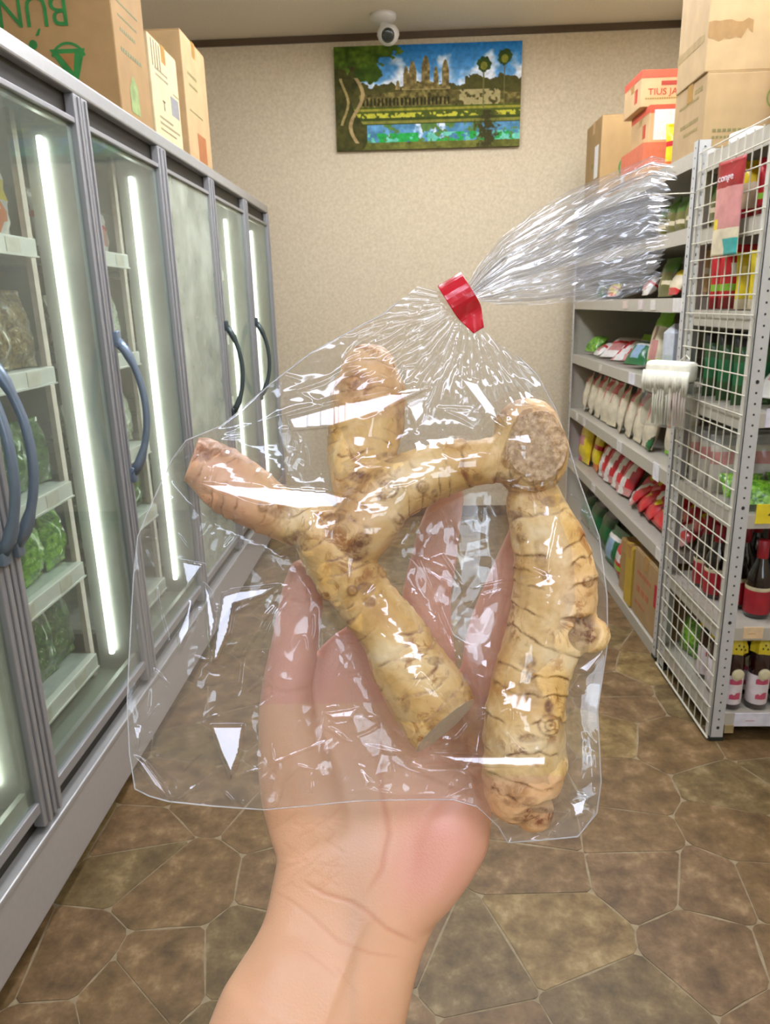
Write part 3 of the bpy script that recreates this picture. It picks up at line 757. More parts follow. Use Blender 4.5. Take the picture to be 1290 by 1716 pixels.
# price tags
def price_tag(sh, parent_y0, y, z, w_, h_, col, txt=None, side='x', tcol='#5a5550', x=0, tilt=0):
    m = mat('tag_' + col.strip('#'), col, .5)
    if side == 'x':
        o = MB().box(-.0012, .0026, y - parent_y0, y - parent_y0 + w_, z - h_ / 2, z + h_ / 2).build('price_tag', m, sh)
    else:
        o = MB().box(x - RX0, x - RX0 + w_, -.0012, .0026, z - h_ / 2, z + h_ / 2).build('price_tag', m, sh)
        if txt:
            tm = mat('print_' + tcol.strip('#'), tcol, .6)
            # handwriting stands just proud of the tag, same part level
            text_mesh(txt, h_ * .62, 'price_writing', tm, sh, TR(x - RX0 + w_ * .22, -.0018, z - h_ * .22) @ FACE_NY, .0002)
    return o
for (si, y, w_, h_, col) in ((4, 2.79, .10, .05, '#dcd9d2'), (4, 3.10, .06, .04, '#dad3cc'), (4, 3.27, .06, .04, '#d9ccc8'), (4, 3.5, .07, .035, '#d7c5b8'),
        (3, 3.31, .09, .05, '#dddbe2'), (3, 3.9, .05, .035, '#d5cfc4'), (2, 2.90, .07, .07, '#e6e5e8'), (2, 3.45, .07, .05, '#dad8d4'), (2, 4.2, .05, .04, '#d8d4cc'), (1, 2.79, .07, .05, '#dedad2'), (1, 3.9, .07, .04, '#d7d3cc'), (2, 4.4, .04, .04, '#dcd8d2')):
    price_tag(fsh[si], 2.765, y, FZ[si] - .022, w_, h_, col)
price_tag(nsh[2], 2.19, 0, NZS[2] + .008, .16, .062, '#e6cf2a', '420', 'y', '#3c3a1c', x=1.05)
price_tag(nsh[1], 2.19, 0, NZS[1] - .012, .062, .040, '#e3c79b', '—', 'y', '#b4803a', x=1.055)
price_tag(nsh[1], 2.19, 0, NZS[1] - .012, .07, .040, '#e2e0e0', '1', 'y', '#44424a', x=1.155)
price_tag(nsh[3], 2.19, 0, NZS[3] - .01, .09, .056, '#dcd9e2', '——', 'y', '#5a4f78', x=1.045)
price_tag(nsh[0], 2.19, 0, NZS[0] - .02, .16, .048, '#dedce4', '—', 'y', '#b04a58', x=1.06)
price_tag(nsh[0], 2.19, 0, .045, .03, .03, '#a8946a', None, 'y', x=1.03)

def shelf_run(z, xs, ys, **k): pass
ORD = ['first', 'second', 'third', 'fourth', 'fifth', 'sixth', 'seventh', 'eighth', 'ninth', 'tenth']
# ---- far rack, top: cartons
def prt_stack_low(t, dx, dy, dz):
    g = mat('print_green_grey', '#78803c', .75, var=.2)
    M_ = TR(0, -.0009, 0) @ FACE_NY
    disc_ring(.235, dz - .085, .030, .036, M_, arc=(40, 330)).build('printed_ring', g, t)
    text_mesh('Géra', .034, 'lettering', g, t, TR(.255, -.0009, dz - .10) @ FACE_NY)
    text_mesh('chili', .034, 'lettering', g, t, TR(.235, -.0009, dz - .155) @ FACE_NY)
    lines_on(t, ('y', 0, -1), '#7a7346', [(.03, .25, .05, .010), (.03, .2, .03, .008)])
    lines_on(t, ('x', 0, -1), '#8c7c4c', [(.06, .24, .10, .012), (.06, .2, .07, .010), (.07, .26, .17, .008), (.04, .12, .19, .014)])
carton('carton', 'wide brown carton with faint green print, at the near end of the long rack top', (1.0, 2.775, 1.9335), (.42, .31, .235), 0, '#ab9066', prints=prt_stack_low)
def prt_stack_up(t, dx, dy, dz):
    m = mat('torn_tape_brown', '#96764a', .35, coat=.3)
    mb = MB(); vs = []
    r = random.Random(3)
    for k in range(9): vs.append((.0 + k * .018, -.0009, .15 + r.uniform(-.006, .006)))
    for k in range(9)[::-1]: vs.append((.0 + k * .018, -.0009, .095 + r.uniform(-.01, .01) + .02 * (k > 6)))
    mb.add(vs, [tuple(range(len(vs)))]); mb.build('torn_tape', m, t)
    MB().box(-.0009, 0, .03, dy, .10, .125).build('tape_strip', mat('tape_pale', '#a99166', .4), t)
carton('carton', 'upper brown carton reaching the ceiling, stacked on the wide one', (.992, 2.785, 2.169), (.36, .30, .42), -1.2, '#b1976d', prints=prt_stack_up)
def prt_red(txt):
    def f(t, dx, dy, dz):
        r = mat('print_red', '#b53a26', .6, var=.1)
        rb = '#c4553a'
        pbox(t, 'red_band', rb, 0, dx, -.0009, -.0001, dz - .032, dz - .001)
        pbox(t, 'red_band', rb, -.0009, -.0001, 0, dy, dz - .03, dz - .001)
        if txt:
            pbox(t, 'red_block', '#a23a2c', .085, .15, -.0009, -.0001, dz - .062, dz - .045)
            text_mesh(txt, .036, 'lettering', r, t, TR(.03, -.0009, dz - .098) @ FACE_NY, xs=1.1)
            lines_on(t, ('y', 0, -1), '#8d7a3c', [(.02, .2, dz - .115, .006)])
        else:
            pbox(t, 'white_label', '#ddd9da', .02, .13, -.0012, -.0001, .012, dz - .02)
            pbox(t, 'red_block', '#a23a2c', .135, .25, -.0009, -.0001, dz - .06, dz - .034)
        k = MB(); k.box(-.0009, 0, .05, .075, .03, .085); k.box(-.0009, 0, .082, .09, .03, .085); k.build('red_mark', r, t)
    return f
carton('carton', 'small tan carton with red lid edge and red lettering, topmost of its stack', (1.0, 3.55, 2.2405), (.30, .26, .145), 0, '#c2a377', prints=prt_red('TIUS JA'))
carton('carton', 'tan and red carton with a white label, middle of the stack of three', (1.03, 3.50, 2.089), (.30, .27, .150), 0, '#bfa074', prints=prt_red(None))
carton('carton', 'tan carton with orange-red side, lowest of the stack of three', (1.0, 3.46, 1.9335), (.34, .34, .154), 0, '#c99a68', prints=lambda t, dx, dy, dz: (pbox(t, 'red_side', '#c56a4a', -.0009, -.0001, .0, dy, .06, dz - .002), pbox(t, 'red_side', '#c56a4a', .0, dx, -.0009, -.0001, .06, dz - .002), pbox(t, 'white_label', '#dcd8d4', -.0012, -.0009, .28, .33, .01, .07)))
packet('orange_bag', 'yellow', .17, .17, .07, (1.10, 3.22, 1.9335), (-4, 0, 8), 'orange and yellow bag standing between the brown carton and the red-edged cartons', 'bag', crumple=.008)
def prt_far(t, dx, dy, dz):
    g = mat('print_green', '#1f6b2b', .7)
    Mx = TR(0, -.0009, 0) @ FACE_NY
    MB().add([(.10, -.001, .14), (.21, -.001, .14), (.155, -.001, .24)], [(0, 1, 2)]).build('green_triangle', mat('print_green2', '#3d6c33', .7), t)
    disc_ring(.155, .175, .05, .06, Mx).build('green_ring', mat('print_green2', '#3d6c33', .7), t)
    pbox(t, 'white_label', '#d9d6d0', -.0009, -.0001, .05, .13, .14, .30)
    lines_on(t, ('x', 0, -1), '#6a6a3a', [(.16, .2, .1, .02), (.16, .2, .2, .02)])
carton('carton', 'tall brown carton with a green triangle, at the far end of the long rack top', (1.0, 4.22, 1.9335), (.42, .34, .43), 0, '#9a7d50', prints=prt_far)

# ---- far rack contents; packets face the aisle (-X): rotz = -90
def run(zi, lst, depth_copies=1, dx=.09):
    """lst entries: (name, kind, y, w, h, t, rotation, x, label, group, cat)"""
    for (nm, kind, y, w_, h_, t_, rot, x, lab, grp) in lst:
        packet(nm, kind, w_, h_, t_, (x, y, FZ[zi] + .0035), rot, lab, group=grp)
U = (-6, 0, -90)
def L(a=0): return (-84, 0, a)
# under the top: 1.68 shelf
run(5, [('olive_packet', 'olive', 2.86 + k * .115, .10, .16 - .01 * (k % 2), .05, (-6, 0, -90 + (k * 37) % 20 - 10), 1.10, ORD[k] + ' dark olive packet from the near post, highest inner shelf of the long rack', 'olive packets on the highest inner shelf') for k in range(6)])
# 1.44 shelf
run(4, [('tan_packet', 'brown', 2.86, .11, .19, .06, (-10, 0, -85), 1.07, 'tan and brown snack packet at the near end of the shelf behind the bag tail', None),
        ('brown_packet', 'brown', 2.99, .11, .17, .06, (-8, 0, -95), 1.08, 'brown packet beside the tan one, second from the near post', None),
        ('orange_packet', 'yellow_noodle', 3.13, .11, .12, .05, (-30, 0, -90), 1.06, 'small cream and yellow packet leaning back', None),
        ('olive_packet', 'olive', 3.28, .12, .16, .05, (-12, 0, -80), 1.08, 'olive packet behind the tip of the plastic bag', None),
        ('white_packet', 'white_red', 3.50, .11, .10, .05, (-35, 0, -95), 1.06, 'small white packet near the middle of the fourth shelf', None),
        ('yellow_packet', 'yellow', 4.05, .13, .075, .05, (-35, 0, -90), 1.05, 'bright yellow packet at the far end, below the bag tail', None),
        ('blue_packet', 'teal', 4.30, .12, .07, .05, (-30, 0, -90), 1.05, 'small blue-green packet beside the yellow one', None)])
# 1.12 shelf
run(3, [('green_packet', 'leafy_light', 4.50, .16, .12, .06, (-45, 0, -80), 1.06, 'lime green packet at the far end of the third shelf', None),
        ('white_packet', 'white_red', 4.27, .13, .12, .04, (-60, 0, -92), 1.04, 'white packet lying beside the lime green one', None),
        ('green_packet', 'green_white', 4.09, .15, .13, .05, (-20, 0, -85), 1.24, 'white and lime packet lying at the back of the pile', None),
        ('white_packet', 'white_red', 4.02, .14, .20, .05, (-62, 0, -50), 1.06, 'long white and red packet lying slantwise on the pile', None),
        ('white_packet', 'red_white', 3.80, .13, .20, .045, (-64, 0, -48), 1.06, 'red and white packet lying slantwise at the shelf edge', None),
        ('silver_packet', 'clear_white', 3.66, .16, .19, .05, (-30, 0, -70), 1.17, 'crinkled silver-white packet leaning at the back', None),
        ('green_packet', 'teal', 3.56, .16, .13, .06, (-40, 0, -70), 1.05, 'dark green packet with pale blue window at the shelf edge', None),
        ('noodle_packet', 'noodle_green', 3.34, .13, .27, .06, (-12, 0, -82), 1.07, 'tall green-topped noodle packet with a brown dot', None),
        ('noodle_packet', 'noodle_green', 3.18, .12, .25, .06, (-10, 0, -92), 1.12, 'lime and cream packet leaning behind the white carton pack', None),
        ('lime_packet', 'leafy_light', 3.20, .11, .07, .035, (-30, 0, -90), 1.025, 'small lime packet in front of the tall noodle packets', None)])
t = thing('drink_carton', 'white angular carton pack with a capped top at the near end of the third shelf', 'carton', (1.03, 2.98, FZ[3] + .0035), (0, 0, math.radians(8)))
MB().box(0, .09, 0, .09, 0, .185, c=.003).build('pack_body', mat('carton_white_blue', '#ccd4dc', .4, coat=.4), t)
MB().add([(0, 0, .185), (.09, 0, .185), (.09, .09, .185), (0, .09, .185), (0.02, .045, .222), (.07, .045, .222)], [(0, 1, 5, 4), (2, 3, 4, 5), (1, 2, 5), (3, 0, 4)]).build('gable_top', mat('carton_white_blue', '#ccd4dc'), t)
MB().lathe([(.014, 0), (.014, .016), (.012, .018)], 14, M=TR(.045, .03, .205)).build('cap', M_white, t)
pbox(t, 'printed_panel', '#b9c4c0', -.0009, -.0001, .01, .08, .02, .10)
# .785 shelf
for k in range(9):
    y = 4.52 - k * .155
    packet('noodle_packet', 'noodle_red', .12, .235, .055, (1.05, y, FZ[2] + .0035), (-12, 0, -90 + (k * 53) % 24 - 12), ORD[k] + ' red-topped clear packet from the far end of the middle shelf row', group='red-topped clear packets on the middle shelf')
for k in range(3):
    packet('noodle_packet', 'noodle_dot', .105, .235, .06, (1.06 + .02 * k, 2.86 + .125 * k, FZ[2] + .0035), (-8, 0, -92 + 6 * k), ['clear noodle packet with an orange dot, right against the near post', 'clear noodle packet with an orange dot, second from the near post', 'clear noodle packet with an orange dot, third from the near post'][k])
packet('green_packet', 'dark_pouch', .05, .07, .02, (1.04, 3.24, FZ[2] + .0035), (-20, 0, -90), 'tiny dark green packet lying in the gap on the middle shelf')
# .465 shelf
packet('pink_packet', 'pink_yellow', .19, .28, .07, (1.05, 4.46, FZ[1] + .0035), (-8, 0, -84), 'pink and yellow packet at the far end of the low shelf')
packet('yellow_packet', 'yellow', .16, .25, .06, (1.07, 4.26, FZ[1] + .0035), (-10, 0, -95), 'yellow packet beside the pink one')
for k in range(4):
    packet('red_white_packet', 'red_white', .13, .21, .055, (1.06, 4.06 - k * .14, FZ[1] + .0035), (-18 - 4 * k, 0, -85 + 9 * (k % 2)), ['red and white packet next to the yellow one on the low shelf', 'red and white packet second in its row', 'leaning red and white packet third in its row', 'red and white packet with a slanted stripe, last before the red pile'][k])
for k in range(12):
    y = 3.47 - (k // 2) * .125; lay = k % 2
    packet('red_packet', 'red_gold' if k % 5 else 'red_white', .13, .16, .045, (1.05 + .06 * lay, y, FZ[1] + .006 + .055 * lay), (-48 - (k * 29) % 14, 0, -90 + (k * 47) % 30 - 15), ORD[k // 2] + [' lower', ' upper'][lay] + ' glossy red packet from the far side of the red pile', group='glossy red packets on the low shelf', crumple=.008)
# bottom deck
carton('carton', 'large tan carton with a pale red print on the bottom deck beside the post', (1.0, 2.83, FZ[0] + .0035), (.40, .34, .31), 0, '#a98b5f', prints=lambda t, dx, dy, dz: (lines_on(t, ('x', 0, -1), '#b06a48', [(.1, .3, .2, .02), (.12, .3, .12, .03), (.16, .3, .06, .015)]), pbox(t, 'red_sticker', '#b2242c', -.0012, -.0001, .0, .05, .14, .24)))
carton('carton', 'narrow yellow-edged carton on the bottom deck, next to the large tan one', (.995, 3.19, FZ[0] + .0035), (.38, .10, .29), 0, '#c2a13a')
carton('carton', 'brown carton behind the yellow-edged one on the bottom deck', (1.02, 3.31, FZ[0] + .0035), (.36, .15, .26), 0, '#a98a55')
packet('blue_bag', 'teal', .22, .20, .09, (1.06, 3.74, FZ[0] + .0035), (-14, 0, -85), 'pale blue and green bag on the bottom deck behind the cartons', 'bag')
packet('red_bag', 'red_pouch', .16, .20, .07, (1.05, 3.54, FZ[0] + .0035), (-6, 0, -92), 'red bag squeezed beside the brown carton on the bottom deck', 'bag')
for k in range(3):
    packet('green_bag', 'dark_pouch', .2, .24, .08, (1.08, 3.99 + .24 * k, FZ[0] + .0035), (-12, 0, -88), ORD[k] + ' dark green bag beyond the blue bag on the bottom deck', 'bag', group='dark green bags on the bottom deck')

# ---- near rack contents (seen through the mesh from the side, packets face the front, -Y)
def nrun(zi, kind, name, xs, ys, w_, h_, t_, lab, grp, rot=(-4, 0, 0), cat='packet'):
    for a, x in enumerate(xs):
        for b_, y in enumerate(ys):
            packet(name, kind, w_, h_, t_, (x, y, NZS[zi] + .0035), (rot[0], rot[1], rot[2] + ((a * 7 + b_ * 13) % 5 - 2)), ORD[a] + ' from the mesh, ' + ORD[b_] + ' row: ' + lab, cat, grp)
nrun(5, 'yellow_noodle', 'noodle_packet', (1.07,), (2.44, 2.53, 2.62), .12, .17, .06, 'yellow noodle packet, top shelf', 'yellow noodle packets behind the mesh')
nrun(5, 'red_pouch', 'red_packet', (1.07,), (2.26, 2.33), .12, .16, .04, 'red packet, top shelf', 'red packets on the highest near shelf')
nrun(5, 'olive', 'olive_packet', (1.22, 1.38), (2.28, 2.45), .13, .17, .06, 'olive packet, top shelf', 'olive packets on the highest near shelf')
nrun(4, 'red_pouch', 'red_pouch', (1.07, 1.22, 1.37), (2.52, 2.60), .13, .20, .05, 'red pouch, fifth shelf up', 'red pouches behind the mesh')
nrun(4, 'yellow_pack', 'brown_packet', (1.07, 1.22, 1.37), (2.30, 2.40), .13, .17, .05, 'brown-yellow packet, fifth shelf up', 'brown and yellow packets behind the mesh')
nrun(3, 'dark_pouch', 'dark_pouch', (1.07, 1.21, 1.35), (2.36, 2.48, 2.60), .12, .22, .055, 'dark green pouch, fourth shelf up', 'dark green pouches behind the mesh')
packet('white_packet', 'clear_white', .14, .16, .06, (1.08, 2.25, NZS[3] + .02), (-40, 0, -75), 'white and pink packet lying against the mesh in front of the dark green pouches')
nrun(2, 'grey_pouch', 'grey_pouch', (1.07, 1.21, 1.35), (2.47, 2.56, 2.65), .12, .20, .05, 'greyish pouch above the yellow tag', 'greyish pouches behind the mesh')
for k, (x, y) in enumerate(((1.07, 2.24), (1.08, 2.33), (1.24, 2.25), (1.41, 2.26), (1.24, 2.34))):
    packet('lime_bag', 'leafy_light', .14, .10, .05, (x, y, NZS[2] + .004), (-52, 0, (k * 40) % 30 - 15), ORD[k] + ' bright lime bag lying on the shelf above the yellow tag', 'bag', 'lime bags above the yellow tag', crumple=.01)
# bottles
M_bot = mat('dark_red_glass', '#2a0c0c', .08, coat=.8, var=.05)
M_bot2 = mat('dark_brown_glass', '#1f140c', .08, coat=.8, var=.05)
M_lab = mat('label_red', '#a3202c', .4); M_labw = mat('label_white', '#e6dcdc', .5); M_pk = mat('label_pink_print', '#c4526a', .5)
M_ycap = mat('yellow_cap_wrap', '#dcc62c', .5, bump=.4, bscale=80); M_bl = mat('print_black', '#26221c', .6); M_cream = mat('label_cream', '#d8cfa8', .5)
def bottle_a(loc, label=None, group=None):
    t = thing('bottle', label, 'bottle', loc, (0, 0, 0), group)
    MB().lathe([(.030, 0), (.034, .004), (.034, .17), (.031, .195), (.018, .225), (.014, .245), (.014, .262)], 18).build('bottle_body', M_bot, t, True)
    MB().lathe([(.0345, .02), (.0348, .021), (.0348, .125), (.0345, .126)], 18, mis=[0, 0, 0]).build('label', M_labw, t, True)
    mb = MB()
    vs = []
    for k in range(7):
        a = math.radians(-125 + k * 12)
        for z in (.095, .112 + .004 * math.sin(k * 1.7)): vs.append((.0352 * math.cos(a), .0352 * math.sin(a), z))
    mb.add(vs, [(2 * k, 2 * k + 2, 2 * k + 3, 2 * k + 1) for k in range(6)])
    mb.build('label_print', M_pk, t); mb = MB()
    vs = []
    for k in range(6):
        a = math.radians(-120 + k * 12)
        for z in (.04, .055 + .012 * (k / 5) + .004 * math.sin(k * 2.3)): vs.append((.0352 * math.cos(a), .0352 * math.sin(a), z))
    mb.add(vs, [(2 * k, 2 * k + 2, 2 * k + 3, 2 * k + 1) for k in range(5)])
    mb.build('label_print', M_pk, t)
    MB().lathe([(.0, 0), (.012, 0), (.020, .003), (.020, .007), (.012, .010), (.0, .010)][1:-1], 16, M=TR(0, -.0375, .135) @ RX(90) @ TR(0, 0, -.004)).build('round_seal', M_cream, t)
    r = random.Random(5); mb = MB(); n = 14; rings = []
    for z, rr in ((.205, .034), (.225, .033), (.245, .027), (.262, .020), (.275, .016), (.285, .012)):
        rings.append([(rr * (1 + (.14 if k % 2 else -.05)) * math.cos(2 * math.pi * k / n), rr * (1 + (.14 if k % 2 else -.05)) * math.sin(2 * math.pi * k / n), z) for k in range(n)])
    vs = [p for q in rings for p in q]
    mb.add(vs, [(i * n + k, i * n + (k + 1) % n, (i + 1) * n + (k + 1) % n, (i + 1) * n + k) for i in range(5) for k in range(n)] + [tuple(5 * n + k for k in range(n))])
    mb.build('cap_wrap', M_ycap, t)
    mb = MB()
    for (dx_, dz_) in ((-.014, .228), (-.006, .240), (.002, .226), (.009, .236), (.015, .224)): mb.box(dx_ - .0022, dx_ + .0022, -.0375, -.0365, dz_ - .003, dz_ + .003)
    tag(mb.build('cap_print', M_bl, t), kind='stuff')
    return t
b0 = None
spots_ = [(1.062, 2.245), (1.148, 2.245), (1.235, 2.25), (1.058, 2.345), (1.145, 2.345), (1.235, 2.35), (1.06, 2.445), (1.15, 2.45)]
for k, (x, y) in enumerate(spots_):
    if b0 is None: b0 = bottle_a((x, y, NZS[0] + .0035)); o = b0
    else: o = copy_tree(b0); o.location = (x, y, NZS[0] + .0035)
    if k < 2: o['label'] = ['dark red bottle with yellow cap wrap, half hidden behind the near post', 'yellow-capped dark bottle with pink and white label, front row beside the post'][k]
    else:
        o['label'] = ORD[k - 2] + ' yellow-capped dark bottle behind the front pair on the bottom shelf'; o['group'] = 'yellow-capped bottles on the bottom shelf'
def bottle_b(loc, label, group=None):
    t = thing('bottle', label, 'bottle', loc, (0, 0, 0), group)
    MB().lathe([(.036, 0), (.041, .005), (.041, .13), (.038, .15), (.022, .185), (.015, .21), (.014, .255)], 18).build('bottle_body', M_bot2, t, True)
    MB().lathe([(.0415, .015), (.0418, .016), (.0418, .095), (.0415, .096)], 18).build('label', M_lab, t, True)
    MB().lathe([(.0417, .096), (.042, .0965), (.042, .108), (.0417, .1085)], 18).build('label_edge', M_cream, t, True)
    MB().lathe([(.0155, .20), (.018, .205), (.018, .262), (.014, .266)], 14).build('cap', M_lab, t, True)
    return t
bb = None
for k, (x, y) in enumerate([(1.14, 2.30), (1.095, 2.385), (1.24, 2.33), (1.07, 2.47), (1.16, 2.47), (1.25, 2.46), (1.07, 2.57), (1.16, 2.58), (1.25, 2.58)]):
    if bb is None: bb = bottle_b((x, y, NZS[1] + .0035), ''); o = bb
    else: o = copy_tree(bb); o.location = (x, y, NZS[1] + .0035)
    if k < 3: o['label'] = ['dark bottle with a red label, nearest the shelf front under the yellow tag', 'dark bottle with a red label, left and just behind the nearest one', 'dark bottle with a red label, right of the nearest one'][k]
    else: o['label'] = ORD[k - 3] + ' of the red-labelled bottles in the back rows under the yellow tag'; o['group'] = 'red-labelled bottles under the yellow tag'
# green crate
t = thing('crate', 'green plastic crate on the bottom shelf behind the yellow-capped bottles', 'crate', (1.29, 2.26, NZS[0] + .0035))
M_gr = mat('green_plastic', '#2f7a24', .4)
mb = MB(); mb.box(0, .26, 0, .004, 0, .2); mb.box(0, .004, 0, .3, 0, .2); mb.box(.256, .26, 0, .3, 0, .2); mb.box(0, .26, .296, .3, 0, .2); mb.box(0, .26, 0, .3, 0, .004); mb.build('crate_wall', M_gr, t)
mb = MB(); mb.box(-.008, .268, -.008, .0, .18, .2); mb.box(-.008, 0, -.008, .308, .18, .2); mb.box(.26, .268, -.008, .308, .18, .2); mb.build('crate_rim', M_gr, t)
for k in range(3):
    packet('green_packet', 'leafy_light', .12, .13, .05, (1.06 + .1 * k, 2.63, NZS[0] + .0035), (-10, 0, 10 * k - 80), ORD[k] + ' lime packet from the mesh behind the yellow-capped bottles', group='lime packets behind the bottles')
# on top of near rack
def prt_greenbox(t, dx, dy, dz):
    for z0, z1, c in ((.05, .11, '#2f8a2e'), (.14, .165, '#5f8f3c'), (.19, .2, '#7d9a54'), (.24, .25, '#8aa468')):
        pbox(t, 'green_stripe', c, -.0009, -.0001, 0, dy, z0, z1)
        pbox(t, 'green_stripe', c, 0, dx, -.0009, -.0001, z0, z1)
carton('carton', 'tan carton with green stripes on top of the near rack, at the right edge', (1.18, 2.36, NZS[6] + .0035), (.30, .30, .34), 0, '#bfa57a', prints=prt_greenbox)
MB_ = MB(); MB_.box(0, .09, 0, .12, 0, .06, c=.01)
o = MB_.build('white_pack', M_white, None); o.location = (1.07, 2.56, NZS[6] + .0035); o.rotation_euler = (0, 0, .2); tag(o, 'small white soft pack on top of the near rack beside the brown carton', 'packet')
# hanging on the mesh: red header packet and white fringe pack
t = thing('hanging_packet', 'red-topped clear packet hanging on the outside of the wire mesh', 'packet', (.952, 2.385, 1.565), (0, 0, math.radians(-82)))
mats, fn = style('red_header')
pillow(.145, .27, .028, None, fn, seed=5, crumple=.003).build('packet_body', mats, t, True)
text_mesh('conge', .030, 'lettering', mat('print_white', '#e9e2e2', .6), t, TR(-.048, -.0125, .212) @ FACE_NY, xs=1.15)
MB().tube([(0, -.002, .262), (0, .02, .272), (.0, .038, .27)], .0018, 6).build('hook', M_wire, t)
t = thing('mop_strip_pack', 'bundle of white fringe strips hanging from the rack post in a clear sleeve', 'packet', (.915, 2.63, 1.00), (0, 0, math.radians(-55)))
t.scale = (1.15, 1.15, 1.25)
r = random.Random(9); mw = mat('fringe_white', '#e4e0cc', .8, bump=.4, bscale=150); 
mb = MB(); mb.box(-.085, .075, -.028, .022, .13, .185, c=.012)
for k in range(18):
    x = -.08 + k * .009; mb.tube([(x, -.03, .16), (x + r.uniform(-.002, .002), -.034, .13), (x + r.uniform(-.003, .003), -.03, .10 + r.uniform(-.01, .02))], [.005, .006, .004], 6)
mb.build('fringe_top', mw, t, True)
for k in range(13):
    x = -.045 + k * .0095 + r.uniform(-.001, .001)
    MB().tube([(x, -.026, .13), (x + r.uniform(-.003, .003), -.03, .07), (x + r.uniform(-.004, .004), -.024, .008)], [.003, .0033, .0025], 6).build('strip', mat('fringe_strip_pink', '#dcc8bb', .7) if k > 6 else mw, t, True)
MB().box(-.085, .078, -.036, .02, .0, .128, c=.01).build('clear_sleeve', glass_mat('clear_sleeve', (.95, .95, .93), .10, (.7, .7, .6)), t)
MB().tube([(0, .02, .18), (0.02, .03, .20), (.04, .02, .19)], .002, 6).build('hook', M_wire, t)
# long wire hook sticking out at the top of the post
o = MB().tube([(0, 0, 0), (-.02, -.004, .0), (-.17, -.01, -.002), (-.178, -.01, .014)], .0022, 6).build('wire_hook', M_wire); o.location = (.984, 2.75, 1.79)
tag(o, 'thin wire hook sticking out from the top of the rack post', 'hook')
# ------------------------------------------------------------------ the hand, the galangal and the film bag, measured at arm's length (about 34 cm)
D0 = .34
def PW(px, py, w):
    dep = D0 - w
    c = np.array([(px - PCX) / FPX * dep, -(py - PCY) / FPX * dep, -dep])
    return CM @ c + np.array([0, 0, CAMH])
def PWa(px, py, w):
    dep = D0 - w
    c = np.stack([(px - PCX) / FPX * dep, -(py - PCY) / FPX * dep, -dep], -1)
    return c @ CM.T + np.array([0, 0, CAMH])
def toUVW(P3):
    c = (P3 - np.array([0, 0, CAMH])) @ CM
    dep = -c[:, 2]
    return PCX + c[:, 0] / dep * FPX, PCY - c[:, 1] / dep * FPX, D0 - dep
VIEW = CM @ np.array([0, 0, 1.0])          # towards the camera
def spine(pts, n=10):
    """pts rows (px,py,w_mm,r_px[,rz_mm]) -> smooth Catmull-Rom samples"""
    P_ = np.array(pts, float); out = []
    for i in range(len(P_) - 1):
        p0 = P_[max(i - 1, 0)]; p1 = P_[i]; p2 = P_[i + 1]; p3 = P_[min(i + 2, len(P_) - 1)]
        for k in range(n):
            t = k / n
            out.append(.5 * ((2 * p1) + (-p0 + p2) * t + (2 * p0 - 5 * p1 + 4 * p2 - p3) * t * t + (-p0 + 3 * p1 - 3 * p2 + p3) * t ** 3))
    out.append(P_[-1]); return np.array(out)
def limb(mb, pts, n=20, cap=True, samp=6):
    S = spine(pts, samp)
    pos = np.array([PW(a[0], a[1], a[2] / 1000) for a in S])
    sc = (D0 - S[:, 2] / 1000) / FPX
    rx = S[:, 3] * sc
    rz = S[:, 4] / 1000 if S.shape[1] > 4 else rx
    T = np.gradient(pos, axis=0); T /= np.linalg.norm(T, axis=1)[:, None]
    rings = []
    def ring(p, t, a, b_):
        side = np.cross(t, VIEW); side /= np.linalg.norm(side); nn = np.cross(side, t)
        return [p + side * a * math.cos(2 * math.pi * k / n) + nn * b_ * math.sin(2 * math.pi * k / n) for k in range(n)]
    if cap:
        for q in (.95, .8, .5):
            rings.append(ring(pos[0] - T[0] * min(rx[0], rz[0]) * q, T[0], rx[0] * math.sqrt(1 - q * q), rz[0] * math.sqrt(1 - q * q)))
    for i in range(len(S)): rings.append(ring(pos[i], T[i], rx[i], rz[i]))
    if cap:
        for q in (.5, .8, .95):
            rings.append(ring(pos[-1] + T[-1] * min(rx[-1], rz[-1]) * q, T[-1], rx[-1] * math.sqrt(1 - q * q), rz[-1] * math.sqrt(1 - q * q)))
    vs = [p for r in rings for p in r]; m = len(rings)
    fs = [(i * n + k, i * n + (k + 1) % n, (i + 1) * n + (k + 1) % n, (i + 1) * n + k) for i in range(m - 1) for k in range(n)]
    fs += [tuple(range(n))[::-1], tuple((m - 1) * n + k for k in range(n))]
    mb.add(vs, fs); return S
def fuse(mb, voxel, smooth):
    me = bpy.data.meshes.new('tmp'); me.from_pydata(mb.v, [], mb.f); me.update()
    bm = bmesh.new(); bm.from_mesh(me); bmesh.ops.recalc_face_normals(bm, faces=bm.faces); bm.to_mesh(me); bm.free()
    o = bpy.data.objects.new('tmp', me); COL.objects.link(o)
    r = o.modifiers.new('r', 'REMESH'); r.mode = 'VOXEL'; r.voxel_size = voxel
    s = o.modifiers.new('s', 'SMOOTH'); s.factor = .5; s.iterations = smooth
    dg = bpy.context.evaluated_depsgraph_get()
    out = bpy.data.meshes.new_from_object(o.evaluated_get(dg))
    bpy.data.objects.remove(o); bpy.data.meshes.remove(me)
    return out
def getv(me):
    a = np.empty(len(me.vertices) * 3, np.float32); me.vertices.foreach_get('co', a); return a.reshape(-1, 3).astype(float)
def getn(me):
    a = np.empty(len(me.vertices) * 3, np.float32); me.vertices.foreach_get('normal', a); return a.reshape(-1, 3).astype(float)
def setv(me, v): me.vertices.foreach_set('co', v.astype(np.float32).reshape(-1)); me.update()
def attr(me, name, val):
    a = me.attributes.new(name, 'FLOAT', 'POINT'); a.data.foreach_set('value', val.astype(np.float32))
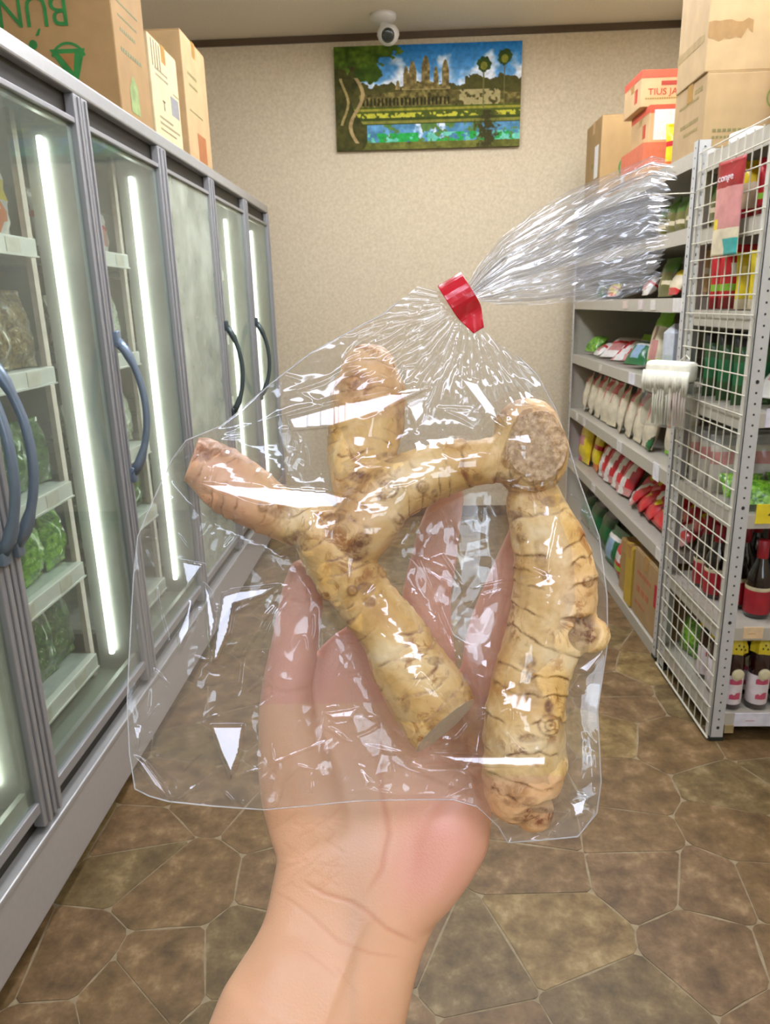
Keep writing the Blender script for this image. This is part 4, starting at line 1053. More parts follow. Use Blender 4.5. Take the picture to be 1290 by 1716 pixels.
def noise3(P3, sc, seed=0.0):
    return np.array([mnoise.noise(Vector((p[0] * sc + seed, p[1] * sc + seed * .7, p[2] * sc))) for p in P3])
def seg_dist(x, y, pl):
    """distance in px from points to a polyline, plus parameter 0..1 along it"""
    best = np.full(x.shape, 1e9); par = np.zeros(x.shape); pl = [np.array(p[:2], float) for p in pl]
    Ls = [np.linalg.norm(pl[i + 1] - pl[i]) for i in range(len(pl) - 1)]; tot = sum(Ls); acc = 0
    for i in range(len(pl) - 1):
        d = pl[i + 1] - pl[i]; L2 = d @ d
        t = np.clip(((x - pl[i][0]) * d[0] + (y - pl[i][1]) * d[1]) / L2, 0, 1)
        dist = np.hypot(x - pl[i][0] - t * d[0], y - pl[i][1] - t * d[1])
        m = dist < best; best = np.where(m, dist, best); par = np.where(m, (acc + t * Ls[i]) / tot, par); acc += Ls[i]
    return best, par

# ---- hand and forearm
def build_hand():
    mb = MB()
    limb(mb, [(395, 2350, 55, 185, 34), (450, 1980, 28, 172, 31), (497, 1780, 6, 161, 28), (522, 1716, -1, 157, 26), (552, 1640, -8, 143, 24), (572, 1580, -15, 136, 21),
              (592, 1510, -22, 141, 20), (615, 1440, -28, 158, 20), (626, 1380, -33, 176, 18), (628, 1320, -35.5, 182, 17), (630, 1250, -39, 168, 14), (655, 1185, -40, 158, 12), (690, 1150, -40, 142, 10)], n=32)
    limb(mb, [(585, 1500, -31, 60, 10), (552, 1420, -28, 86, 15), (512, 1330, -27, 76, 15), (486, 1240, -27, 55, 13.5), (480, 1160, -27, 43, 11.5), (492, 1090, -30, 40, 11), (502, 1030, -31, 38, 10.5), (507, 985, -32, 34, 9.5), (508, 960, -32, 27, 7.5)])
    limb(mb, [(775, 1300, -38, 45, 11), (768, 1345, -32, 58, 15), (748, 1400, -28, 72, 18), (712, 1475, -24, 60, 18), (660, 1540, -20, 50, 14)])
    limb(mb, [(600, 1225, -40, 55, 12), (640, 1120, -41, 40, 10), (612, 1015, -39, 36, 9.5), (590, 935, -37, 33, 9), (582, 895, -36, 25, 7)])
    limb(mb, [(730, 1210, -39, 54, 12.5), (716, 1100, -41, 47, 11), (714, 1010, -40, 42, 10), (722, 960, -39, 40, 10), (736, 890, -37, 35, 9), (752, 830, -36, 27, 7)])
    limb(mb, [(815, 1215, -39, 52, 12.5), (820, 1120, -41, 48, 11), (832, 1045, -40, 44, 10.5), (862, 965, -39, 41, 10), (892, 890, -37, 37, 9), (905, 850, -36, 27, 7)])
    limb(mb, [(800, 1290, -40, 50, 12), (872, 1195, -42, 42, 10.5), (905, 1105, -41, 37, 9.5), (922, 1025, -39, 34, 9), (928, 975, -38, 25, 7)])
    me = fuse(mb, .0011, 30)
    v = getv(me); n = getn(me); x, y, w_ = toUVW(v)
    front = (n @ VIEW) > 0
    disp = np.zeros(len(v)); line = np.zeros(len(v))
    creases = [([(505, 1474), (540, 1497), (590, 1512), (618, 1530), (648, 1556), (702, 1582)], .5, 2.6),
               ([(452, 1490), (490, 1512), (521, 1536), (566, 1577), (618, 1597), (680, 1606)], .3, 2.2),
               ([(505, 1590), (540, 1615), (565, 1640)], .2, 2.0), ([(560, 1618), (588, 1650), (600, 1668)], .15, 2.0),
               ([(640, 1200), (632, 1260), (640, 1330), (652, 1400), (640, 1460), (612, 1500)], .45, 4.0),
               ([(690, 1215), (740, 1240), (800, 1250)], .4, 3), ([(600, 1240), (690, 1290), (780, 1330)], .35, 3),
               ([(470, 1000), (500, 1008), (540, 1004)], .3, 3), ([(690, 958), (722, 964), (760, 956)], .3, 2.5), ([(672, 1068), (715, 1078), (762, 1066)], .35, 3),
               ([(800, 985), (850, 1000), (890, 985)], .3, 3), ([(440, 1150), (480, 1160), (520, 1150)], .3, 3)]
    r = random.Random(4)
    for k in range(34):       # fine creases over the ball of the thumb
        cx_ = r.uniform(475, 560); cy_ = r.uniform(1370, 1490); a = r.choice([r.uniform(.1, .7), r.uniform(-.9, -.3)]); L = r.uniform(12, 30)
        creases.append(([(cx_ - L * math.cos(a), cy_ - L * math.sin(a)), (cx_ + r.uniform(-3, 3), cy_ + r.uniform(-3, 3)), (cx_ + L * math.cos(a), cy_ + L * math.sin(a))], .16, 1.6))
    for pl, dp, wd in creases:
        xs = [p[0] for p in pl]; ys = [p[1] for p in pl]
        m = front & (x > min(xs) - 20) & (x < max(xs) + 20) & (y > min(ys) - 20) & (y < max(ys) + 20)
        d, par = seg_dist(x[m], y[m], pl); g = np.exp(-(d / wd / 1.3) ** 2) * np.minimum(1, np.minimum(par, 1 - par) * 6 + .15)
        disp[m] -= g * dp / 1000 * 1.1; line[m] = np.maximum(line[m], g * min(1, dp * 2.2))
    # palm hollow and wrist tendons
    disp -= front * .0045 * np.exp(-(((x - 640) / 70) ** 2 + ((y - 1290) / 110) ** 2))
    disp += front * .0012 * np.exp(-((x - (540 + (1716 - y) * .38)) / 14) ** 2) * (y > 1540)
    nz = noise3(v, 60); disp += nz * .0005
    v = v + n * disp[:, None]; setv(me, v)
    def blob(cx_, cy_, sx, sy): return np.exp(-(((x - cx_) / sx) ** 2 + ((y - cy_) / sy) ** 2))
    pink = np.clip(blob(745, 1410, 85, 95) + .9 * blob(500, 1030, 60, 110) + .8 * (y < 1180) + .45 * blob(690, 1480, 60, 60), 0, 1)
    cool = np.clip(blob(590, 1370, 60, 120) + .6 * blob(600, 1540, 25, 60) + .5 * blob(590, 1650, 12, 90), 0, 1)
    attr(me, 'pink', pink); attr(me, 'cool', cool); attr(me, 'line', line)
    t = NT('skin'); b = t.n('ShaderNodeBsdfPrincipled')
    tc = t.n('ShaderNodeTexCoord'); nz_ = t.n('ShaderNodeTexNoise'); nz_.inputs['Scale'].default_value = 45; nz_.inputs['Detail'].default_value = 6
    t.l(tc, 'Object', nz_, 'Vector')
    base = t.n('ShaderNodeMix', data_type='RGBA'); base.inputs[6].default_value = (*lin('#d8a47c'), 1); base.inputs[7].default_value = (*lin('#e3b18a'), 1); t.l(nz_, 'Fac', base, 0)
    def mixc(prev, an, col, mul=1.0):
        a = t.n('ShaderNodeAttribute'); a.attribute_name = an
        m = t.n('ShaderNodeMath', operation='MULTIPLY'); m.inputs[1].default_value = mul; t.l(a, 'Fac', m, 0)
        x_ = t.n('ShaderNodeMix', data_type='RGBA'); t.l(m, 0, x_, 0); t.l(prev, 2, x_, 6); x_.inputs[7].default_value = (*lin(col), 1); return x_
    c1 = mixc(base, 'pink', '#d99684', .75); c2 = mixc(c1, 'cool', '#b5957a', .55); c3 = mixc(c2, 'line', '#b8704c', .42)
    t.l(c3, 2, b, 'Base Color')
    b.inputs['Roughness'].default_value = .42; b.inputs['Specular IOR Level'].default_value = .45
    b.inputs['Subsurface Weight'].default_value = .12; b.inputs['Subsurface Radius'].default_value = (1, .35, .2); b.inputs['Subsurface Scale'].default_value = .004
    n2 = t.n('ShaderNodeTexVoronoi'); n2.inputs['Scale'].default_value = 900; t.l(tc, 'Object', n2, 'Vector')
    bp = t.n('ShaderNodeBump'); bp.inputs['Strength'].default_value = .25; bp.inputs['Distance'].default_value = .0004; t.l(n2, 'Distance', bp, 'Height'); t.l(bp, 'Normal', b, 'Normal')
    t.l(b, 'BSDF', t.out, 'Surface')
    me.materials.clear(); me.materials.append(t.m)
    me.polygons.foreach_set('use_smooth', [True] * len(me.polygons)); me.polygons.foreach_set('material_index', [0] * len(me.polygons))
    me.name = 'person'
    o = bpy.data.objects.new('person', me); COL.objects.link(o)
    tag(o, 'open left hand and bare forearm, palm to the camera, supporting the clear bag of roots', 'person')
    # finger nails on the far side
    M_nail = mat('finger_nail', '#e3b7a6', .25, coat=.4)
    for (px, py, w_, ax, ay, r_) in ((507, 975, -40.5, .02, -1, 22), (584, 905, -42, -.2, -1, 19), (747, 852, -43, .25, -1, 20), (900, 868, -43, .35, -1, 19), (926, 990, -44, .1, -1, 17)):
        mbn = MB(); nn = 9; vs = []
        a = math.atan2(ax, -ay)
        for j in range(nn):
            for i in range(nn):
                u = (i / (nn - 1) - .5) * 2; q = (j / (nn - 1) - .5) * 2
                ex = u * r_ * .8 * math.sqrt(max(.15, 1 - .35 * q * q)); ey = q * r_
                vs.append(PW(px + ex * math.cos(a) + ey * math.sin(a), py - ey * math.cos(a) + ex * math.sin(a), (w_ + 2.6 * u * u) / 1000))
        mbn.add(vs, [(j * nn + i, j * nn + i + 1, (j + 1) * nn + i + 1, (j + 1) * nn + i) for j in range(nn - 1) for i in range(nn - 1)])
        no = mbn.build('nail', M_nail, o, True); sm = no.modifiers.new('s', 'SOLIDIFY'); sm.thickness = .0006
    return o
hand = build_hand()

# ---- galangal
GAL_A = [
 [(742, 1212, 2, 66), (715, 1165, 2, 69), (685, 1115, 2, 63), (655, 1060, 1, 54), (612, 1005, 1, 50), (572, 950, 2, 54), (540, 900, 2, 50), (515, 868, 0, 42)],      # main stem
 [(535, 895, 0, 42), (480, 868, -1, 43), (430, 838, -1, 50), (385, 808, -1, 52), (345, 780, -1, 46), (330, 772, -1, 42)],       # left finger
 [(575, 925, 2, 45), (598, 900, 5, 50), (618, 868, 6, 55), (648, 828, 6, 52), (700, 800, 5, 49), (755, 782, 5, 45), (800, 775, 7, 39), (838, 768, 7, 42), (872, 757, 7, 62), (884, 752, 7, 68)],
 [(884, 728, 4, 60), (887, 750, 4, 66), (888, 772, 4, 60)],   # right finger
 [(618, 850, -2, 52), (606, 790, -6, 56), (610, 735, -9, 60), (616, 690, -11, 64), (618, 650, -13, 62), (618, 630, -14, 52)],       # upward finger
]
GAL_B = [
 [(892, 825, -2, 44), (898, 850, -1, 50), (918, 910, -1, 60), (930, 975, 0, 69), (922, 1040, 0, 68), (900, 1100, 0, 63), (884, 1160, 0, 64), (878, 1220, 1, 68), (880, 1280, 1, 67), (872, 1325, 0, 60), (892, 1355, 0, 38)],
 [(938, 1030, 3, 52), (965, 1052, 5, 42), (985, 1062, 6, 33)],
 [(850, 1285, 2, 45), (842, 1320, 0, 34)],
]
def scar_material():
    t = NT('galangal_skin'); b = t.n('ShaderNodeBsdfPrincipled')
    tc = t.n('ShaderNodeTexCoord')
    def nzn(sc, det=5, ro=.6, dist=0):
        n = t.n('ShaderNodeTexNoise'); n.inputs['Scale'].default_value = sc; n.inputs['Detail'].default_value = det; n.inputs['Roughness'].default_value = ro; n.inputs['Distortion'].default_value = dist
        t.l(tc, 'Object', n, 'Vector'); return n
    def ramp(src, so, stops):
        r = t.n('ShaderNodeValToRGB'); e = r.color_ramp.elements
        e[0].position, e[0].color = stops[0][0], (*lin(stops[0][1]), 1); e[1].position, e[1].color = stops[-1][0], (*lin(stops[-1][1]), 1)
        for p, c in stops[1:-1]: q = e.new(p); q.color = (*lin(c), 1)
        t.l(src, so, r, 'Fac'); return r
    n1 = nzn(38, 5, .6, .5)
    base = ramp(n1, 'Fac', [(.28, '#c4934a'), (.42, '#dab068'), (.55, '#eac889'), (.7, '#f3dcae')])
    def A(nm): a = t.n('ShaderNodeAttribute'); a.attribute_name = nm; return a
    def mix(prev, po, fac, fo, col):
        x_ = t.n('ShaderNodeMix', data_type='RGBA'); t.l(fac, fo, x_, 0); t.l(prev, po, x_, 6); x_.inputs[7].default_value = (*lin(col), 1); return x_
    def mul(a, ao, b_, bo):
        m = t.n('ShaderNodeMath', operation='MULTIPLY'); m.use_clamp = True; t.l(a, ao, m, 0)
        if isinstance(b_, float): m.inputs[1].default_value = b_
        else: t.l(b_, bo, m, 1)
        return m
    c = mix(base, 'Color', A('pinkish'), 'Fac', '#dfa98a')
    # broken brown film of skin
    n2 = nzn(85, 6, .7, 1.0); mr = t.n('ShaderNodeMapRange'); mr.inputs['From Min'].default_value = .5; mr.inputs['From Max'].default_value = .6; t.l(n2, 'Fac', mr, 'Value')
    c = mix(c, 2, mul(A('brown'), 'Fac', mr, 0), 0, '#a56a2c')
    n4 = nzn(200, 4, .7); mr4 = t.n('ShaderNodeMapRange'); mr4.inputs['From Min'].default_value = .45; mr4.inputs['From Max'].default_value = .6; mr4.inputs['To Min'].default_value = .45; t.l(n4, 'Fac', mr4, 'Value')
    c = mix(c, 2, mul(A('ring'), 'Fac', mr4, 0), 0, '#7d4a1c')
    c = mix(c, 2, mul(A('dark'), 'Fac', mr4, 0), 0, '#6f3a1c')
    n3 = nzn(420, 3, .6); cutc = ramp(n3, 'Fac', [(.3, '#8f6f4a'), (.5, '#b8966c'), (.7, '#d3b48c')])
    x_ = t.n('ShaderNodeMix', data_type='RGBA'); a = A('cut'); t.l(a, 'Fac', x_, 0); t.l(c, 2, x_, 6); t.l(cutc, 'Color', x_, 7); c = x_
    c = mix(c, 2, A('pale'), 'Fac', '#cfc8b4')
    t.l(c, 2, b, 'Base Color')
    b.inputs['Roughness'].default_value = .42; b.inputs['Specular IOR Level'].default_value = .5
    b.inputs['Subsurface Weight'].default_value = .08; b.inputs['Subsurface Radius'].default_value = (1, .6, .3); b.inputs['Subsurface Scale'].default_value = .003
    bp = t.n('ShaderNodeBump'); bp.inputs['Strength'].default_value = .5; bp.inputs['Distance'].default_value = .0006
    ad = t.n('ShaderNodeMath', operation='ADD'); t.l(n4, 'Fac', ad, 0); m2 = mul(n3, 'Fac', a, 'Fac'); m3 = t.n('ShaderNodeMath', operation='MULTIPLY'); m3.inputs[1].default_value = 2.5; t.l(m2, 0, m3, 0); t.l(m3, 0, ad, 1)
    t.l(ad, 0, bp, 'Height'); t.l(bp, 'Normal', b, 'Normal')
    t.l(b, 'BSDF', t.out, 'Surface'); return t.m
M_gal = scar_material()
def galangal(branches, label, cuts, buds, darks, pink_fn, seed, spacing=8.5):
    mb = MB(); SS = []
    for br in branches: SS.append(limb(mb, br, n=28, samp=8))
    me = fuse(mb, .0007, 7)
    v = getv(me); n = getn(me); x, y, w_ = toUVW(v)
    # nearest spine sample (normalised by radius) -> arc length s and branch
    best = np.full(len(v), 1e9); s_ = np.zeros(len(v)); bid = np.zeros(len(v), int)
    for k, S in enumerate(SS):
        pos = np.array([PW(a[0], a[1], a[2] / 1000) for a in S]); rr = S[:, 3] * D0 / FPX
        arc = np.concatenate([[0], np.cumsum(np.linalg.norm(np.diff(pos, axis=0), axis=1))])
        T = np.gradient(pos, axis=0); T /= np.linalg.norm(T, axis=1)[:, None]
        for i in range(len(S)):
            dv = v - pos[i]; d = np.linalg.norm(dv, axis=1) / rr[i]
            m = d < best - (0.12 if k else 0) * (bid != k); al = dv @ T[i]
            best = np.where(m, d, best); s_ = np.where(m, arc[i] + al, s_); bid = np.where(m, k, bid)
    r = random.Random(seed)
    na, nb, nc = noise3(v, 55, 3.1 + seed), noise3(v, 160, 7.7), noise3(v, 420, 1.3)
    sw = s_ + na * .0050 + nb * .0016
    disp = na * .0010 + nb * .0005 + nc * .00015
    ring = np.zeros(len(v))
    for k in range(len(branches)):
        m = bid == k; smax = s_[m].max() if m.any() else 0
        pos_r = []; q = -.004
        while q < smax + .01: q += spacing / 1000 * r.uniform(.6, 1.35); pos_r.append(q)
        pr = np.array(pos_r); j = np.searchsorted(pr, sw[m]); j = np.clip(j, 1, len(pr) - 1)
        L = pr[j] - pr[j - 1]; ph = (sw[m] - pr[j - 1]) / L
        dd = np.minimum(np.abs(sw[m] - pr[j - 1]), np.abs(pr[j] - sw[m]))
        strength = np.clip(.75 + nb[m] * 1.6 + na[m] * 1.2, 0.0, 1)
        disp[m] += (.0009 * (np.clip(ph, 0, 1) ** 1.6) - .00035) * strength
        disp[m] -= .0004 * np.exp(-(dd / .0007) ** 2) * strength
        ring[m] = np.exp(-(dd / .00055) ** 2) * strength
    brown = np.clip(.38 + na * 1.4 + nb * .7, 0, 1)
    dark = np.zeros(len(v)); cutv = np.zeros(len(v)); pale = np.zeros(len(v))
    front = (n @ VIEW) > -.15
    for (bx, by, br) in buds:                      # round bud scars: little discs with rings
        d = np.hypot(x - bx, y - by); m = (d < br * 1.6) & front
        disp[m] += (.0010 * np.exp(-(d[m] / br) ** 4)) ; g = np.exp(-((d[m] - br) / 2.2) ** 2) + .8 * np.exp(-((d[m] - br * .5) / 1.8) ** 2) + .9 * np.exp(-(d[m] / 2.6) ** 2)
        ring[m] = np.clip(ring[m] * (d[m] > br * 1.05) + g * .9, 0, 1)
    for (bx, by, rx_, ry_, amt, dep) in darks:     # brown, torn or sunken patches
        d = np.sqrt(((x - bx) / rx_) ** 2 + ((y - by) / ry_) ** 2) + nb * .35 + na * .25; m = (d < 1.4) & front
        g = np.clip((1.1 - d[m]) * 3, 0, 1); dark[m] = np.maximum(dark[m], g * amt); disp[m] -= g * dep / 1000
    v = v + n * disp[:, None]
    for (cx_, cy_, cw, nx_, ny_, nw, rad, kind) in cuts:     # flat cut ends
        c0 = PW(cx_, cy_, cw / 1000); nn = CM @ np.array([nx_, -ny_, nw], float); nn /= np.linalg.norm(nn)
        h = (v - c0) @ nn; lat = np.linalg.norm((v - c0) - h[:, None] * nn, axis=1); m = (h > 0) & (lat < rad)
        nzc = noise3(v[m], 350, 5)
        v[m] = v[m] - nn * (h[m] + nzc * .0006 * (1 if kind == 'cut' else .4))[:, None]
        edge = (h > -.0014) & (h <= 0) & (lat < rad)
        if kind == 'cut': cutv[m] = 1; dark[edge] = np.maximum(dark[edge], .55)
        elif kind == 'pale': pale[m] = .85; cutv[m] = .3; brown[edge] = 1; dark[(h > -.004) & (h <= 0) & (lat < rad)] = .35
    setv(me, v)
    attr(me, 'ring', ring); attr(me, 'brown', brown); attr(me, 'dark', dark); attr(me, 'cut', cutv); attr(me, 'pale', pale); attr(me, 'pinkish', np.clip(pink_fn(x, y), 0, 1))
    me.materials.clear(); me.materials.append(M_gal)
    me.polygons.foreach_set('use_smooth', [True] * len(me.polygons)); me.polygons.foreach_set('material_index', [0] * len(me.polygons))
    me.name = 'galangal_root'; o = bpy.data.objects.new('galangal_root', me); COL.objects.link(o)
    tag(o, label, 'galangal'); return SS
SA = galangal(GAL_A, 'branching galangal root with four fingers, left in the bag, stem ending in a cut', 
    [(746, 1216, 4, 95, 105, 62, .024, 'pale'), (885, 750, 17.5, .14, .0, 1, .030, 'cut'), (322, 765, -1, -1, -.35, .3, .016, 'brown')],
    [(708, 816, 9), (652, 818, 15), (640, 832, 6), (606, 905, 12), (440, 850, 7), (668, 870, 7), (645, 955, 12), (590, 990, 8), (545, 1000, 7)],
    [(598, 925, 26, 22, .9, .6), (612, 905, 14, 14, .6, .3), (330, 752, 30, 20, .8, .3), (372, 752, 22, 14, .6, .2), (600, 800, 24, 10, .9, .5), (640, 800, 16, 14, .6, .2), (500, 905, 22, 18, .7, .3), (612, 985, 16, 10, .7, .2),
     (730, 1108, 16, 8, .8, .3), (470, 858, 22, 12, .5, .2), (560, 868, 20, 9, .7, .4), (620, 1010, 10, 8, .7, .2), (762, 1168, 20, 12, .5, .2), (678, 1178, 9, 20, .5, .2), (655, 766, 26, 8, .6, .2), (590, 640, 26, 26, .45, 0), (672, 700, 10, 40, .5, .1), (835, 800, 14, 10, .4, .1), (800, 800, 10, 8, .5, .1), (728, 828, 6, 7, .9, .2)],
    lambda x, y: .75 * (x < 470) * np.clip((520 - x) / 120, 0, 1) + .3 * np.exp(-((x - 600) ** 2 + (y - 860) ** 2) / 3000) + .35 * (y < 700), 1, 8.5)
SB = galangal(GAL_B, 'long upright galangal root with a torn knob on its side, right in the bag', [],
    [(919, 1215, 17), (915, 965, 6), (985, 975, 8), (890, 1130, 7), (875, 900, 7)],
    [(982, 1060, 26, 28, 1.0, 3.0), (975, 1040, 26, 12, .7, .5), (885, 1110, 16, 11, .75, .3), (888, 1160, 19, 22, .5, .5), (920, 1182, 7, 14, .9, .4), (890, 1238, 26, 8, .7, .3), (905, 1372, 40, 16, .95, .3), (870, 1345, 30, 10, .5, .2), (905, 930, 12, 24, .4, .2), (865, 862, 20, 8, .6, .2), (925, 840, 20, 9, .6, .2), (960, 1005, 18, 10, .4, .2)],
    lambda x, y: .45 * (y > 1300) + .25 * np.exp(-((x - 975) ** 2 + (y - 1000) ** 2) / 4000), 2, 12.0)
# flared cut end of the right-hand finger of the branching root is reached by its own branch above

# ---- film bag
def film_material(name='clear_film', haze=.03, gl=2.0):
    t = NT(name)
    tc = t.n('ShaderNodeTexCoord')
    n1 = t.n('ShaderNodeTexNoise'); n1.noise_type = 'RIDGED_MULTIFRACTAL'; n1.inputs['Scale'].default_value = 60; n1.inputs['Detail'].default_value = 3
    t.l(tc, 'Object', n1, 'Vector')
    bp = t.n('ShaderNodeBump'); bp.inputs['Strength'].default_value = .12; bp.inputs['Distance'].default_value = .0005; t.l(n1, 'Fac', bp, 'Height')
    tr = t.n('ShaderNodeBsdfTransparent'); tr.inputs[0].default_value = (.985, .985, .985, 1)
    g = t.n('ShaderNodeBsdfGlossy'); g.inputs['Roughness'].default_value = .10; t.l(bp, 'Normal', g, 'Normal')
    fr = t.n('ShaderNodeLayerWeight'); fr.inputs['Blend'].default_value = .5; t.l(bp, 'Normal', fr, 'Normal')
    pw = t.n('ShaderNodeMath', operation='POWER'); pw.inputs[1].default_value = 3.5; t.l(fr, 'Facing', pw, 0)
    ma = t.n('ShaderNodeMath', operation='MULTIPLY_ADD'); ma.use_clamp = True; ma.inputs[1].default_value = .75; ma.inputs[2].default_value = .05 * gl; t.l(pw, 0, ma, 0)
    mx = t.n('ShaderNodeMixShader'); t.l(ma, 0, mx, 0); t.l(tr, 0, mx, 1); t.l(g, 0, mx, 2)
    df = t.n('ShaderNodeBsdfTranslucent'); df.inputs[0].default_value = (.9, .92, .95, 1)
    d2 = t.n('ShaderNodeBsdfDiffuse'); d2.inputs[0].default_value = (.9, .92, .95, 1)
    md = t.n('ShaderNodeMixShader'); md.inputs[0].default_value = .5; t.l(df, 0, md, 1); t.l(d2, 0, md, 2)
    mx2 = t.n('ShaderNodeMixShader'); mx2.inputs[0].default_value = haze; t.l(mx, 0, mx2, 1); t.l(md, 0, mx2, 2)
    t.l(mx2, 0, t.out, 'Surface'); return t.m
M_film = film_material(); M_film2 = film_material('gathered_film', .11, 2.0)
OUT = np.array([(752, 486), (735, 488), (700, 480), (668, 505), (640, 528), (600, 548), (520, 592), (455, 642), (400, 690), (370, 714), (312, 738), (288, 770), (258, 835), (231, 898), (224, 960), (220, 1030),
    (216, 1110), (213, 1180), (217, 1262), (226, 1322), (250, 1334), (282, 1343), (360, 1351), (442, 1357), (520, 1350), (600, 1342), (700, 1340), (760, 1340), (800, 1352), (835, 1385), (851, 1412), (905, 1408), (968, 1402),
    (1000, 1362), (1007, 1310), (1004, 1250), (1001, 1190), (1010, 1130), (1018, 1075), (1017, 1000), (1004, 900), (968, 800), (952, 745), (930, 685), (900, 628), (868, 598), (835, 575), (812, 556), (800, 540)], float)
def poly_sd(x, y, P_):
    d = np.full(x.shape, 1e9); ins = np.zeros(x.shape, bool); qx = np.zeros(x.shape); qy = np.zeros(x.shape)
    for i in range(len(P_)):
        a = P_[i]; b_ = P_[(i + 1) % len(P_)]; e = b_ - a
        t = np.clip(((x - a[0]) * e[0] + (y - a[1]) * e[1]) / (e @ e), 0, 1)
        px_ = a[0] + t * e[0]; py_ = a[1] + t * e[1]; dd = np.hypot(x - px_, y - py_)
        m = dd < d; d = np.where(m, dd, d); qx = np.where(m, px_, qx); qy = np.where(m, py_, qy)
        c = ((a[1] > y) != (b_[1] > y)) & (x < (b_[0] - a[0]) * (y - a[1]) / (b_[1] - a[1] + 1e-12) + a[0]); ins ^= c
    return np.where(ins, d, -d), qx, qy
STEP = 2.0
gx = np.arange(205, 1028, STEP); gy = np.arange(470, 1422, STEP)
X, Y = np.meshgrid(gx, gy)
SD, QX, QY = poly_sd(X, Y, OUT)
# drape: hull of the roots, blurred, then kept clear of them
def hull(sign):
    cx_ = np.arange(200, 1041, 8.); cy_ = np.arange(464, 1430, 8.); CX, CY = np.meshgrid(cx_, cy_)
    H_ = np.zeros(CX.shape) + .5; R_ = np.full(CX.shape, -99.)
    for S in SA + SB:
        for a in S[::3]:
            d = np.hypot(CX - a[0], CY - a[1]); r = a[3] * .279; dm = d * .279; w0 = a[2] * sign
            inside = np.sqrt(np.clip((r * 1.05) ** 2 - dm ** 2, 0, None))
            H_ = np.maximum(H_, np.where(dm < r, w0 + inside, w0 - (dm - r) * .42)); R_ = np.maximum(R_, np.where(dm < r * 1.1, w0 + inside, -99))
    if sign > 0:
        dd = np.hypot((CX - 886) / 62, (CY - 750) / 76); R_ = np.maximum(R_, np.where(dd < 1, 20.5, -99)); H_ = np.maximum(H_, R_)
    def blur(A, k):
        for _ in range(k):
            P_ = np.pad(A, 1, mode='edge'); A = (P_[:-2, 1:-1] + P_[2:, 1:-1] + P_[1:-1, :-2] + P_[1:-1, 2:] + 2 * A) / 6
        return A
    H_ = blur(H_, 10); H_ = np.maximum(H_, R_ + 1.2); H_ = blur(H_, 2); H_ = np.maximum(H_, R_ + .9)
    ix = (X - 200) / 8; iy = (Y - 464) / 8; x0 = ix.astype(int); y0 = iy.astype(int); fx = ix - x0; fy = iy - y0
    return (H_[y0, x0] * (1 - fx) * (1 - fy) + H_[y0, x0 + 1] * fx * (1 - fy) + H_[y0 + 1, x0] * (1 - fx) * fy + H_[y0 + 1, x0 + 1] * fx * fy)
def tri(t): return np.abs((t % 1) - .5) * 4 - 1
def facets(seed, amp):
    r = np.random.default_rng(seed); out = np.zeros(X.shape)
    cells = np.stack([r.uniform(200, 1030, 200), r.uniform(460, 1430, 200)], 1)
    # folded sheet: strongest of several random creased planes, region by region
    big = np.zeros(X.shape)
    for k in range(9):
        a = r.uniform(0, math.pi); L = r.uniform(70, 230); ph = r.uniform(0, 1)
        q = (X * math.cos(a) + Y * math.sin(a)) / L + ph + .22 * np.sin((X * math.sin(a) - Y * math.cos(a)) / r.uniform(90, 220) + r.uniform(0, 6))
        msk = np.clip(np.sin(X / r.uniform(90, 200) + r.uniform(0, 6)) * np.sin(Y / r.uniform(90, 200) + r.uniform(0, 6)) * 1.6 + .1, 0, 1)
        big += tri(q) * msk * L * .010
    fine = np.zeros(X.shape)
    for k in range(8):
        a = r.uniform(0, math.pi); L = r.uniform(18, 46); ph = r.uniform(0, 1)
        q = (X * math.cos(a) + Y * math.sin(a)) / L + ph + .3 * np.sin((X * math.sin(a) - Y * math.cos(a)) / r.uniform(25, 70))
        msk = np.clip(np.sin(X / r.uniform(25, 60) + r.uniform(0, 6)) * np.sin(Y / r.uniform(25, 60) + r.uniform(0, 6)) * 2.2 - .9, 0, 1)
        fine += tri(q) * msk * L * .011
    return (big + fine) * amp
